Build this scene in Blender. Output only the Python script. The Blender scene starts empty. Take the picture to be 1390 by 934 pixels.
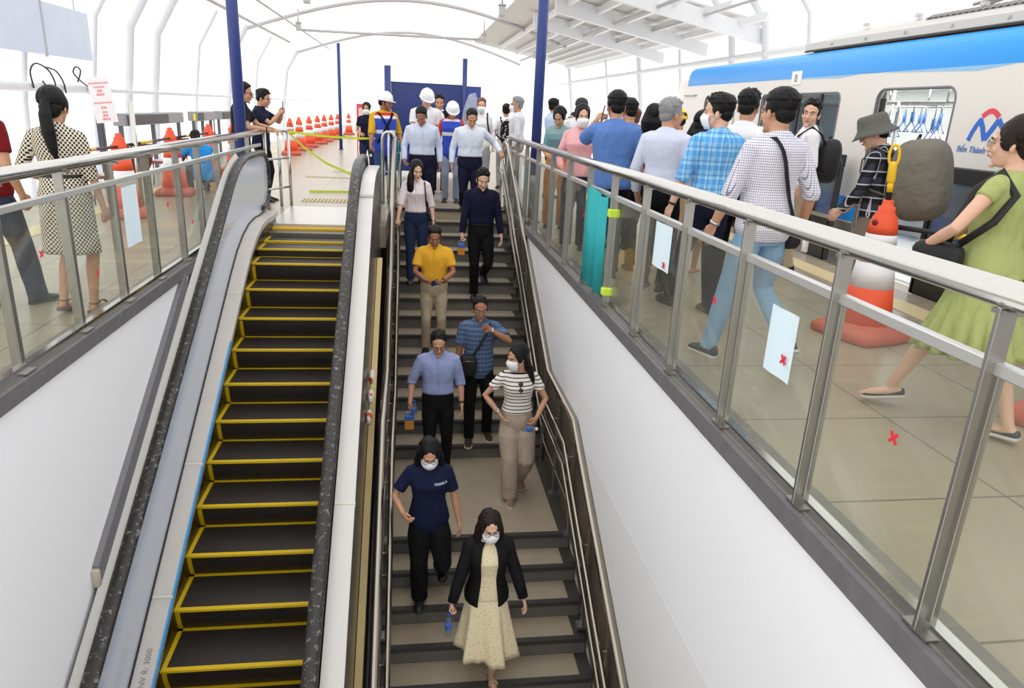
import bpy, math, random
from math import sin, cos, pi, radians, sqrt, atan2, exp
from mathutils import Vector as V, Matrix, Quaternion, noise
random.seed(7)
sc = bpy.context.scene
C = sc.collection

# ------------------------------------------------------------------ materials
def lin(c):
    r = []
    for x in c[:3]:
        x = x / 255.0
        r.append(x / 12.92 if x <= 0.04045 else ((x + 0.055) / 1.055) ** 2.4)
    return (r[0], r[1], r[2], 1.0)

MATS = {}
def newmat(name):
    m = bpy.data.materials.new(name); m.use_nodes = True
    nt = m.node_tree
    return m, nt, nt.nodes['Principled BSDF']

def N(nt, t, **kw):
    n = nt.nodes.new(t)
    for k, v in kw.items():
        setattr(n, k, v)
    return n

def mat(name, rgb, rough=.5, metal=0., bump=0., bscale=20., var=0., vscale=6., spec=.5, stretch=None, dist=.01):
    if name in MATS: return MATS[name]
    m, nt, b = newmat(name); c = lin(rgb)
    b.inputs['Base Color'].default_value = c
    b.inputs['Roughness'].default_value = rough
    b.inputs['Metallic'].default_value = metal
    b.inputs['Specular IOR Level'].default_value = spec
    if bump or var:
        tc = N(nt, 'ShaderNodeTexCoord')
        src = tc.outputs['Object']
        if stretch:
            mp = N(nt, 'ShaderNodeMapping'); mp.inputs['Scale'].default_value = stretch
            nt.links.new(src, mp.inputs['Vector']); src = mp.outputs['Vector']
    if bump:
        nz = N(nt, 'ShaderNodeTexNoise'); nz.inputs['Scale'].default_value = bscale; nz.inputs['Detail'].default_value = 3
        nt.links.new(src, nz.inputs['Vector'])
        bp = N(nt, 'ShaderNodeBump'); bp.inputs['Strength'].default_value = bump; bp.inputs['Distance'].default_value = dist
        nt.links.new(nz.outputs['Fac'], bp.inputs['Height']); nt.links.new(bp.outputs['Normal'], b.inputs['Normal'])
    if var:
        nz = N(nt, 'ShaderNodeTexNoise'); nz.inputs['Scale'].default_value = vscale; nz.inputs['Detail'].default_value = 4
        nt.links.new(src, nz.inputs['Vector'])
        mx = N(nt, 'ShaderNodeMix', data_type='RGBA')
        k = 1 - var
        mx.inputs[6].default_value = (c[0]*k, c[1]*k, c[2]*k, 1)
        mx.inputs[7].default_value = tuple(min(1, x*(1+var*.6)) for x in c[:3]) + (1,)
        nt.links.new(nz.outputs['Fac'], mx.inputs[0]); nt.links.new(mx.outputs[2], b.inputs['Base Color'])
    MATS[name] = m
    return m

def cloth(name, rgb, rough=.85, wr=.9):
    return mat(name, rgb, rough, bump=wr, bscale=8., dist=.05, spec=.2, stretch=(1, 1, .55))

def girth(nt, sp):
    """coordinate that keeps running round a body: x - 0.7 |y| sign(x)"""
    a = N(nt, 'ShaderNodeMath', operation='ABSOLUTE'); nt.links.new(sp.outputs[1], a.inputs[0])
    g = N(nt, 'ShaderNodeMath', operation='SIGN'); nt.links.new(sp.outputs[0], g.inputs[0])
    m = N(nt, 'ShaderNodeMath', operation='MULTIPLY'); nt.links.new(a.outputs[0], m.inputs[0]); nt.links.new(g.outputs[0], m.inputs[1])
    d = N(nt, 'ShaderNodeMath', operation='MULTIPLY_ADD'); d.inputs[1].default_value = -.7; nt.links.new(m.outputs[0], d.inputs[0]); nt.links.new(sp.outputs[0], d.inputs[2])
    return d.outputs[0]
def line_node(nt, src_sep, axis, freq, width, off=0.):
    s = girth(nt, src_sep) if axis == 'g' else src_sep.outputs[axis]
    a = N(nt, 'ShaderNodeMath', operation='MULTIPLY_ADD'); a.inputs[1].default_value = freq; a.inputs[2].default_value = off + 100
    nt.links.new(s, a.inputs[0])
    f = N(nt, 'ShaderNodeMath', operation='FRACT'); nt.links.new(a.outputs[0], f.inputs[0])
    l = N(nt, 'ShaderNodeMath', operation='LESS_THAN'); l.inputs[1].default_value = width
    nt.links.new(f.outputs[0], l.inputs[0])
    return l.outputs[0]

def pattern(name, base, layers, rough=.85, wr=.45):
    """cloth with woven lines: layers = (axis, frequency, width, colour, strength[, offset])"""
    if name in MATS: return MATS[name]
    m, nt, b = newmat(name)
    b.inputs['Roughness'].default_value = rough; b.inputs['Specular IOR Level'].default_value = .2
    tc = N(nt, 'ShaderNodeTexCoord'); sp = N(nt, 'ShaderNodeSeparateXYZ')
    nt.links.new(tc.outputs['Object'], sp.inputs[0])
    col = None
    for L in layers:
        ax, fr, w, rgb, st = L[:5]; off = L[5] if len(L) > 5 else 0
        f = line_node(nt, sp, 'g' if ax == 0 else ax, fr, w, off)
        mu = N(nt, 'ShaderNodeMath', operation='MULTIPLY'); mu.inputs[1].default_value = st
        nt.links.new(f, mu.inputs[0])
        mx = N(nt, 'ShaderNodeMix', data_type='RGBA')
        if col is None: mx.inputs[6].default_value = lin(base)
        else: nt.links.new(col, mx.inputs[6])
        mx.inputs[7].default_value = lin(rgb)
        nt.links.new(mu.outputs[0], mx.inputs[0]); col = mx.outputs[2]
    nt.links.new(col, b.inputs['Base Color'])
    nz = N(nt, 'ShaderNodeTexNoise'); nz.inputs['Scale'].default_value = 7
    nt.links.new(tc.outputs['Object'], nz.inputs['Vector'])
    bp = N(nt, 'ShaderNodeBump'); bp.inputs['Strength'].default_value = wr; bp.inputs['Distance'].default_value = .035
    nt.links.new(nz.outputs['Fac'], bp.inputs['Height']); nt.links.new(bp.outputs['Normal'], b.inputs['Normal'])
    MATS[name] = m
    return m

def zbands(name, stops, rough=.8):
    """cloth whose colour changes at fixed heights along the garment: stops = (z_from, rgb) ascending"""
    if name in MATS: return MATS[name]
    m, nt, b = newmat(name); b.inputs['Roughness'].default_value = rough
    tc = N(nt, 'ShaderNodeTexCoord'); sp = N(nt, 'ShaderNodeSeparateXYZ'); nt.links.new(tc.outputs['Object'], sp.inputs[0])
    col = None
    for z, rgb in stops[1:]:
        g = N(nt, 'ShaderNodeMath', operation='GREATER_THAN'); g.inputs[1].default_value = z
        nt.links.new(sp.outputs[2], g.inputs[0])
        mx = N(nt, 'ShaderNodeMix', data_type='RGBA')
        if col is None: mx.inputs[6].default_value = lin(stops[0][1])
        else: nt.links.new(col, mx.inputs[6])
        mx.inputs[7].default_value = lin(rgb); nt.links.new(g.outputs[0], mx.inputs[0]); col = mx.outputs[2]
    nt.links.new(col, b.inputs['Base Color'])
    MATS[name] = m
    return m

def spots(name, base, rgb, scale, thr, rough=.85):
    if name in MATS: return MATS[name]
    m, nt, b = newmat(name); b.inputs['Roughness'].default_value = rough; b.inputs['Specular IOR Level'].default_value = .2
    tc = N(nt, 'ShaderNodeTexCoord'); vo = N(nt, 'ShaderNodeTexVoronoi'); vo.inputs['Scale'].default_value = scale
    nt.links.new(tc.outputs['Object'], vo.inputs['Vector'])
    l = N(nt, 'ShaderNodeMath', operation='LESS_THAN'); l.inputs[1].default_value = thr
    nt.links.new(vo.outputs['Distance'], l.inputs[0])
    mx = N(nt, 'ShaderNodeMix', data_type='RGBA'); mx.inputs[6].default_value = lin(base); mx.inputs[7].default_value = lin(rgb)
    nt.links.new(l.outputs[0], mx.inputs[0]); nt.links.new(mx.outputs[2], b.inputs['Base Color'])
    MATS[name] = m
    return m

def glass(name, tint=(235, 245, 240), dirt=.08, refl=.9, dirtcol=(205, 205, 200)):
    if name in MATS: return MATS[name]
    m, nt, b = newmat(name); nt.nodes.remove(b)
    out = nt.nodes['Material Output']
    tr = N(nt, 'ShaderNodeBsdfTransparent'); tr.inputs[0].default_value = lin(tint)
    gl = N(nt, 'ShaderNodeBsdfGlossy'); gl.inputs['Roughness'].default_value = .03
    df = N(nt, 'ShaderNodeBsdfDiffuse'); df.inputs[0].default_value = lin(dirtcol)
    fr = N(nt, 'ShaderNodeLayerWeight'); fr.inputs[0].default_value = .5
    pw = N(nt, 'ShaderNodeMath', operation='POWER'); pw.inputs[1].default_value = 4; nt.links.new(fr.outputs['Facing'], pw.inputs[0])
    mu = N(nt, 'ShaderNodeMath', operation='MULTIPLY_ADD'); mu.inputs[1].default_value = .5*refl; mu.inputs[2].default_value = .03*refl; nt.links.new(pw.outputs[0], mu.inputs[0])
    m1 = N(nt, 'ShaderNodeMixShader'); nt.links.new(mu.outputs[0], m1.inputs[0]); nt.links.new(tr.outputs[0], m1.inputs[1]); nt.links.new(gl.outputs[0], m1.inputs[2])
    m2 = N(nt, 'ShaderNodeMixShader')
    tc = N(nt, 'ShaderNodeTexCoord'); nz = N(nt, 'ShaderNodeTexNoise'); nz.inputs['Scale'].default_value = 3.; nz.inputs['Detail'].default_value = 5
    nt.links.new(tc.outputs['Object'], nz.inputs['Vector'])
    md = N(nt, 'ShaderNodeMath', operation='MULTIPLY'); md.inputs[1].default_value = dirt * 2; nt.links.new(nz.outputs['Fac'], md.inputs[0])
    nt.links.new(md.outputs[0], m2.inputs[0]); nt.links.new(m1.outputs[0], m2.inputs[1]); nt.links.new(df.outputs[0], m2.inputs[2])
    nt.links.new(m2.outputs[0], out.inputs['Surface'])
    MATS[name] = m
    return m

def tiles(name, base, joint, sx, sy, w, offx=0, offy=0, rough=.35):
    m, nt, b = newmat(name); b.inputs['Roughness'].default_value = rough
    tc = N(nt, 'ShaderNodeTexCoord'); sp = N(nt, 'ShaderNodeSeparateXYZ'); nt.links.new(tc.outputs['Object'], sp.inputs[0])
    a = line_node(nt, sp, 0, 1/sx, w/sx, offx); c = line_node(nt, sp, 1, 1/sy, w/sy, offy)
    mxm = N(nt, 'ShaderNodeMath', operation='MAXIMUM'); nt.links.new(a, mxm.inputs[0]); nt.links.new(c, mxm.inputs[1])
    nz = N(nt, 'ShaderNodeTexNoise'); nz.inputs['Scale'].default_value = 1.6; nz.inputs['Detail'].default_value = 6
    nt.links.new(tc.outputs['Object'], nz.inputs['Vector'])
    mv = N(nt, 'ShaderNodeMix', data_type='RGBA'); bl = lin(base)
    mv.inputs[6].default_value = tuple(x*.82 for x in bl[:3]) + (1,); mv.inputs[7].default_value = tuple(min(1, x*1.12) for x in bl[:3]) + (1,)
    nt.links.new(nz.outputs['Fac'], mv.inputs[0])
    mx = N(nt, 'ShaderNodeMix', data_type='RGBA'); nt.links.new(mxm.outputs[0], mx.inputs[0]); nt.links.new(mv.outputs[2], mx.inputs[6]); mx.inputs[7].default_value = lin(joint)
    nt.links.new(mx.outputs[2], b.inputs['Base Color'])
    MATS[name] = m
    return m

def ribbed(name, rgb, axis, freq, rough=.5, metal=.3, strength=.9, dist=.004):
    m, nt, b = newmat(name); c = lin(rgb); b.inputs['Roughness'].default_value = rough; b.inputs['Metallic'].default_value = metal
    tc = N(nt, 'ShaderNodeTexCoord'); sp = N(nt, 'ShaderNodeSeparateXYZ'); nt.links.new(tc.outputs['Object'], sp.inputs[0])
    l = line_node(nt, sp, axis, freq, .5)
    mx = N(nt, 'ShaderNodeMix', data_type='RGBA'); mx.inputs[6].default_value = tuple(x*.35 for x in c[:3]) + (1,); mx.inputs[7].default_value = c
    nt.links.new(l, mx.inputs[0]); nt.links.new(mx.outputs[2], b.inputs['Base Color'])
    bp = N(nt, 'ShaderNodeBump'); bp.inputs['Strength'].default_value = strength; bp.inputs['Distance'].default_value = dist
    nt.links.new(l, bp.inputs['Height']); nt.links.new(bp.outputs['Normal'], b.inputs['Normal'])
    MATS[name] = m
    return m

# ------------------------------------------------------------------ mesh builder
class MB:
    def __init__(s): s.v = []; s.f = []; s.m = []; s.mi = 0
    def add(s, vs, fs):
        o = len(s.v); s.v += [V(p) for p in vs]
        for f in fs: s.f.append([i + o for i in f]); s.m.append(s.mi)
        return s
    def box(s, lo, hi, M=None, bev=0.):
        x0, y0, z0 = lo; x1, y1, z1 = hi
        if bev <= 0:
            vs = [V(p) for p in ((x0,y0,z0),(x1,y0,z0),(x1,y1,z0),(x0,y1,z0),(x0,y0,z1),(x1,y0,z1),(x1,y1,z1),(x0,y1,z1))]
            fs = [(0,3,2,1),(4,5,6,7),(0,1,5,4),(1,2,6,5),(2,3,7,6),(3,0,4,7)]
        else:
            b = min(bev, (x1-x0)/2.01, (y1-y0)/2.01, (z1-z0)/2.01); vs = []; fs = []
            for (z, i) in ((z0, b), (z0+b, 0), (z1-b, 0), (z1, b)):
                for (px, py) in ((x0+b+i*.0, y0+i), (x1-b, y0+i), (x1-i, y0+b), (x1-i, y1-b), (x1-b, y1-i), (x0+b, y1-i), (x0+i, y1-b), (x0+i, y0+b)):
                    vs.append(V((px, py, z)))
            fs.append(tuple(range(7, -1, -1))); fs.append(tuple(range(24, 32)))
            for r in range(3):
                for k in range(8):
                    a = r*8+k; c = r*8+(k+1) % 8; fs.append((a, c, c+8, a+8))
        if M is not None: vs = [M @ p for p in vs]
        return s.add(vs, fs)
    def rings(s, rings, cap=True, closed=False):
        n = len(rings[0]); vs = [p for r in rings for p in r]; fs = []
        R = len(rings)
        for i in range(R if closed else R-1):
            for k in range(n):
                a = i*n+k; b = i*n+(k+1) % n; c = ((i+1) % R)*n+(k+1) % n; d = ((i+1) % R)*n+k
                fs.append((a, b, c, d))
        if cap and not closed:
            fs.append(tuple(range(n-1, -1, -1))); fs.append(tuple(range((R-1)*n, R*n)))
        return s.add(vs, fs)
    def tube(s, pts, rad, seg=10, cap=True, round_=False, closed=False, flat=None, up=None):
        """tube along pts; rad a number or a list; flat=(a,b) scales the two cross axes; up fixes the first axis"""
        P = [V(p) for p in pts]; n = len(P)
        R = list(rad) if isinstance(rad, (list, tuple)) else [rad]*n
        if round_ and not closed:
            d0 = (P[0]-P[1]).normalized(); d1 = (P[-1]-P[-2]).normalized()
            pre = [(P[0]+d0*R[0]*sin(a), R[0]*cos(a)) for a in (1.35, .95, .5)]
            post = [(P[-1]+d1*R[-1]*sin(a), R[-1]*cos(a)) for a in (.5, .95, 1.35)]
            P = [p for p, r in pre]+P+[p for p, r in post]; R = [r for p, r in pre]+R+[r for p, r in post]; n = len(P)
        rs = []; ref = None
        for i in range(n):
            if closed: t = (P[(i+1) % n]-P[i-1])
            elif i == 0: t = P[1]-P[0]
            elif i == n-1: t = P[-1]-P[-2]
            else: t = (P[i+1]-P[i]).normalized()+(P[i]-P[i-1]).normalized()
            t = t.normalized() if t.length > 1e-9 else V((0, 0, 1))
            if up is not None: ref = V(up)
            elif ref is None: ref = V((0, 0, 1)) if abs(t.z) < .9 else V((1, 0, 0))
            u = ref - t*ref.dot(t)
            if u.length < 1e-6: u = t.orthogonal()
            u.normalize(); w = t.cross(u); ref = u
            fu, fw = flat if flat else (1, 1)
            rs.append([P[i]+(u*cos(2*pi*k/seg)*fu+w*sin(2*pi*k/seg)*fw)*R[i] for k in range(seg)])
        return s.rings(rs, cap, closed)
    def ell(s, c, r, seg=16, M=None, e=1.):
        c = V(c); rs = []; h = seg//2
        def pw(x): return math.copysign(abs(x)**e, x)
        for i in range(1, h):
            a = -pi/2+pi*i/h
            rs.append([V((r[0]*pw(cos(a))*pw(cos(2*pi*k/seg)), r[1]*pw(cos(a))*pw(sin(2*pi*k/seg)), r[2]*pw(sin(a)))) for k in range(seg)])
        vs = [p for q in rs for p in q]; fs = []; n = seg
        for i in range(len(rs)-1):
            for k in range(n): fs.append((i*n+k, i*n+(k+1) % n, (i+1)*n+(k+1) % n, (i+1)*n+k))
        vs.append(V((0, 0, -r[2]))); vs.append(V((0, 0, r[2]))); a = len(vs)-2; b = a+1; L = (len(rs)-1)*n
        for k in range(n):
            fs.append((a, (k+1) % n, k)); fs.append((b, L+k, L+(k+1) % n))
        vs = [(M @ p if M is not None else p)+c for p in vs]
        return s.add(vs, fs)
    def prism(s, poly, a, b, axis=0):
        """extrude a 2-D polygon along an axis from a to b"""
        def mk(p, t):
            if axis == 0: return V((t, p[0], p[1]))
            if axis == 1: return V((p[0], t, p[1]))
            return V((p[0], p[1], t))
        n = len(poly); vs = [mk(p, a) for p in poly]+[mk(p, b) for p in poly]
        fs = [tuple(range(n-1, -1, -1)), tuple(range(n, 2*n))]+[(i, (i+1) % n, n+(i+1) % n, n+i) for i in range(n)]
        return s.add(vs, fs)
    def lathe(s, prof, c=(0, 0, 0), seg=24, sq=0):
        c = V(c); rs = []
        for r, z in prof:
            rs.append([V((r*cos(2*pi*k/seg), r*sin(2*pi*k/seg), z))+c for k in range(seg)])
        return s.rings(rs)
    def xf(s, M): s.v = [M @ p for p in s.v]; return s
    def mesh(s, name):
        me = bpy.data.meshes.new(name)
        me.from_pydata([tuple(p) for p in s.v], [], s.f); me.update()
        return me

QUEUE = []
def put(name, mb, mats, parent=None, smooth=True, vox=0, it=0, auto=None):
    me = mb.mesh(name)
    ms = mats if isinstance(mats, (list, tuple)) else [mats]
    for m in ms: me.materials.append(m)
    if len(ms) > 1 and not vox: me.polygons.foreach_set('material_index', mb.m)
    o = bpy.data.objects.new(name, me); C.objects.link(o)
    if parent is not None: o.parent = parent
    if smooth: 
        me.polygons.foreach_set('use_smooth', [True]*len(me.polygons))
        if auto and not vox:
            me.set_sharp_from_angle(angle=radians(auto))
    if vox:
        r = o.modifiers.new('r', 'REMESH'); r.mode = 'VOXEL'; r.voxel_size = vox; r.use_smooth_shade = True
        if it:
            q = o.modifiers.new('s', 'SMOOTH'); q.iterations = it; q.factor = .5
        QUEUE.append(o)
    else:
        import bmesh
        bm = bmesh.new(); bm.from_mesh(me); bmesh.ops.recalc_face_normals(bm, faces=bm.faces); bm.to_mesh(me); bm.free()
    return o

def flush():
    """bake the queued surface modifiers"""
    dg = bpy.context.evaluated_depsgraph_get(); dg.update()
    for o in QUEUE:
        me = bpy.data.meshes.new_from_object(o.evaluated_get(dg))
        ms = list(o.data.materials); o.modifiers.clear(); o.data = me
        me.materials.clear()
        for m in ms: me.materials.append(m)
    QUEUE.clear()

def tag(o, label=None, cat=None, group=None, kind=None):
    if label: o['label'] = label
    if cat: o['category'] = cat
    if group: o['group'] = group
    if kind: o['kind'] = kind
    return o
def empty(name, loc=(0, 0, 0), rz=0., label=None, cat=None, group=None, kind=None):
    o = bpy.data.objects.new(name, None); o.empty_display_size = .1; C.objects.link(o)
    o.location = loc; o.rotation_euler = (0, 0, rz)
    return tag(o, label, cat, group, kind)
def copy_tree(o, parent=None):
    c = o.copy(); C.objects.link(c)
    if parent is not None: c.parent = parent
    for ch in list(o.children): copy_tree(ch, c)
    return c

# ------------------------------------------------------------------ camera, world
F, PITCH, YAW, ROLL = 962.104, .317192, .148885, .0482848
fw = V((sin(YAW)*cos(PITCH), cos(YAW)*cos(PITCH), -sin(PITCH)))
r0 = V((cos(YAW), -sin(YAW), 0)); u0 = r0.cross(fw)
rr = r0*cos(ROLL)+u0*sin(ROLL); uu = -r0*sin(ROLL)+u0*cos(ROLL)
cam = bpy.data.cameras.new('camera'); co = bpy.data.objects.new('camera', cam); C.objects.link(co)
co.matrix_world = Matrix(((rr.x, uu.x, -fw.x, 0), (rr.y, uu.y, -fw.y, 0), (rr.z, uu.z, -fw.z, 1.62), (0, 0, 0, 1)))
cam.sensor_width = 36; cam.lens = 36*F/1390; cam.clip_start = .05
sc.camera = co
w = bpy.data.worlds.new('world'); sc.world = w; w.use_nodes = True
w.node_tree.nodes['Background'].inputs[0].default_value = (1, .995, .985, 1)
w.node_tree.nodes['Background'].inputs[1].default_value = 1.12
sc.view_settings.view_transform = 'Standard'; sc.view_settings.look = 'None'
sc.cycles.transparent_max_bounces = 24
sc.view_settings.exposure = .45; sc.view_settings.gamma = 1; sc.view_settings.use_curve_mapping = False

# ------------------------------------------------------------------ shared materials
STEELP = mat('stair_steel', (166, 158, 146), .24, 1., var=.06, vscale=40)
STEEL = mat('brushed_steel', (200, 198, 194), .17, 1., var=.06, vscale=40)
STEELD = mat('satin_steel', (170, 168, 163), .36, 1., var=.08, vscale=12)
WHITE = mat('white_panel', (249, 249, 252), .45, var=.02, vscale=2)
STONE = mat('dark_granite', (112, 110, 112), .45, var=.35, vscale=14)
STONET = mat('grey_granite', (128, 122, 116), .4, var=.3, vscale=60)
FLOOR = tiles('beige_terrazzo', (168, 156, 134), (108, 100, 88), .9, .9, .012, offx=-2.775/.9, offy=-3.5/.9, rough=.3)
BLACK = mat('black_plastic', (24, 24, 26), .5)
BLUEC = mat('navy_paint', (44, 62, 128), .4)
GLASSR = glass('railing_glass', (246, 249, 246), .05, .8, (215, 208, 190))
ORANGE = mat('cone_orange', (240, 88, 48), .55, var=.06)
CWHITE = mat('cone_white', (236, 234, 236), .4)
YELLOW = mat('warning_yellow', (236, 188, 20), .5)

# ------------------------------------------------------------------ setting
def struct(name, mb, m, parent=None, smooth=False, **k):
    o = put(name, mb, m, parent, smooth, **k)
    if parent is None: o['kind'] = 'structure'
    return o
m_ = MB()
m_.box((-5.6, -4, -.3), (-2.2, 60, 0)); m_.box((1.66, -4, -.3), (5.15, 60, 0))
m_.box((-2.2, 10.1, -.3), (-.36, 60, 0)); m_.box((-.36, 12.12, -.3), (1.66, 60, 0)); m_.box((-2.2, -4, -.3), (1.66, .35, 0))
struct('floor', m_, FLOOR)
# tactile strips
TACT = ribbed('tactile_tile', (205, 188, 140), 0, 16, .6, 0., .8, .006)
for i, (x0, x1, y0, y1) in enumerate(((-1.85, -.75, 12.5, 12.95), (-2.35, -1.2, 16.7, 17.0), (-1.9, -1.0, 18.2, 18.5), (4.55, 4.85, 1, 30), (-4.6, -4.3, 1, 30))):
    m = TACT if i < 3 else mat('tactile_strip', (214, 196, 150), .5)
    struct('trim_%d' % (i+1), MB().box((x0, y0, -.002), (x1, y1, .006)), m)
# walls of the stairwell
struct('wall_right', MB().box((1.62, .35, -6.5), (1.92, 14, -.03)), WHITE)
struct('wall_left', MB().box((-2.46, .35, -6.5), (-2.16, 14, -.03)), WHITE)
struct('wall_front', MB().box((-2.2, 13.2, -6.5), (1.7, 13.5, -.3)), mat('concrete', (120, 116, 108), .8))
struct('back_light_block', MB().box((-2.5, -3.2, -6.5), (2, -2.9, -.3)), WHITE)  # unseen wall added so that light enters the pit only from above
struct('trim_6', MB().box((1.6194, .4, -6.5), (1.62, 12, -1.34)), mat('white_panel_lower', (243, 242, 241), .5))
# curbs
struct('trim_7', MB().box((1.595, .35, -.03), (1.63, 12.3, .07)).box((1.63, .35, 0.0), (1.80, 12.3, .0705)), STONE)
struct('trim_8', MB().box((-2.165, .35, -.03), (-2.13, 10.3, .07)).box((-2.33, .35, 0.0), (-2.165, 10.3, .0705)), STONE)
struct('trim_9', MB().box((1.632, .35, .0706), (1.80, 12.3, .075)), STONET)
struct('trim_10', MB().box((-2.33, .35, .0706), (-2.167, 10.3, .075)), STONET)
# lower concourse floor
struct('floor_lower', MB().box((-2.6, -3.2, -6.7), (2.1, 14, -6.5)), mat('lower_floor', (150, 146, 140), .5))

# staircase
TREAD = mat('terrazzo_tread', (170, 156, 134), .45, var=.14, vscale=5)
RISER = mat('grey_riser', (112, 110, 106), .5, var=.25, vscale=40)
NOSE = mat('dark_nosing', (62, 59, 57), .5, var=.2, vscale=30)
SIDE = mat('dark_stair_border', (70, 66, 63), .45, var=.25, vscale=30)
stair = empty('staircase', (0, 0, 0), kind='structure')
def nosU(k): return 12.12-.334*k
def nosL(j): return 6.105-.302*j
steps = [(nosU(k), -.174*k, .334) for k in range(1, 14)]+[(nosL(0), -2.436, nosU(13)-nosL(0))]+[(nosL(j), -2.436-.174*j, .302) for j in range(1, 16)]
tr = MB(); ri = MB(); no = MB(); si = MB()
for (y, z, d) in steps:
    yb = y+d+.02
    tr.box((-.19, y+.045, z-.03), (1.495, yb, z))
    si.box((-.32, y+.045, z-.03), (-.19, yb, z+.001)); si.box((1.495, y+.045, z-.03), (1.615, yb, z+.001))
    no.box((-.32, y-.012, z-.042), (1.60, y+.045, z+.001))
    ri.box((-.32, y+.006, z-.175), (1.60, y+.05, z-.03))
no.box((-.32, 12.10, -.042), (1.60, 12.17, .002)); ri.box((-.32, 12.126, -.18), (1.60, 12.2, -.03))
put('tread', tr, TREAD, stair, False); put('riser', ri, RISER, stair, False); put('nosing', no, NOSE, stair, False); put('stair_border', si, SIDE, stair, False)
# dark brown band on the wall beside the stairs
m_ = MB().prism([(12.1, -.05), (12.1, -.30), (7.8, -2.5), (6.1, -2.5), (1.0, -5.45), (1.0, -4.25), (6.19, -1.275), (7.55, -1.275), (9.9, -.05)], 1.6165, 1.62, 0)
struct('trim_40', m_, mat('brown_wall_band', (104, 94, 84), .4, var=.2, vscale=12))
# sloping underside and inner string wall of the stairs
m_ = MB().prism([(12.2, -.35), (7.8, -2.65), (6.1, -2.65), (1.4, -5.4), (1.4, -5.7), (6.1, -2.95), (7.8, -2.95), (12.2, -.65)], -.34, 1.615, 0)
put('stair_slab', m_, RISER, stair, False)
m_ = MB().prism([(12.2, .06), (12.2, -.5), (7.8, -2.9), (6.1, -2.9), (1.4, -5.6), (1.4, -5.0), (6.1, -2.30), (7.75, -2.30), (12.0, .06)], -.37, -.325, 0)
put('inner_string', m_, SIDE, stair, False)

# ------------------------------------------------------------------ stair railings
def railpath(x, h, ytop=12.25, ybot=1.6, ztop=None):
    zu = lambda y: -1.23+.521*(y-7.55)
    e = h-1.206
    pts = [(x, 7.55, -1.23+e), (x, 6.19, -1.23+e), (x, ybot, -1.23+e-.576*(6.19-ybot))]
    yt = ytop-.25
    return [(x, ytop+.12, zu(yt)+e+.02), (x, ytop, zu(yt)+e+.015), (x, yt, zu(yt)+e-.02)] + pts
def zsurf(y):
    if y > 7.78: return -.521*(12.12-y)
    if y > 6.1: return -2.436
    return -2.436-.576*(6.1-y)
def stair_rail(label, xo, xi, inner_hs, side):
    t = empty('stair_railing', (xo, 6, -2.4), 0, label, 'railing')
    t.location = (0, 0, 0)
    put('top_rail', MB().tube(railpath(xo, 1.206), .038, 14), STEELP, t)
    for h in inner_hs:
        put('handrail', MB().tube(railpath(xi, h), .023, 12), STEELP, t)
    ys = [12.2, 11.3, 10.4, 9.5, 8.6, 7.7, 6.9, 6.1, 5.3, 4.5, 3.7, 2.9]
    for y in ys:
        z0 = zsurf(y)-.02; zt = (-1.23+.521*(y-7.55)) if y > 7.55 else (-1.23 if y > 6.19 else -1.23-.576*(6.19-y))
        zt = min(zt, 1.17)
        p = put('post', MB().box((xo-.012, y-.03, z0), (xo+.012, y+.03, zt-.02), bev=.004), STEELD, t, False)
        put('base_plate', MB().box((xo-.05, y-.05, z0), (xo+.05, y+.05, z0+.03)), STEELD, p, False)
        for h in inner_hs:
            zz = zt-1.206+h
            put('bracket', MB().tube([(xo, y, zz-.05), ((xo+xi)/2, y, zz-.05), (xi, y, zz-.02)], .008, 8), STEELD, p, False)
    m = MB()
    for h in (.3, .62):
        m.tube(railpath(xo, h, 12.1), .012, 8)
    put('infill_bar', m, STEELD, t)
    return t
stair_rail('long steel railing with stacked tubes down the right side of the stairs', 1.578, 1.495, (.966, .74), 1)
stair_rail('long narrow steel railing between the stairs and the escalator', -.268, -.18, (.966, .74), -1)

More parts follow.
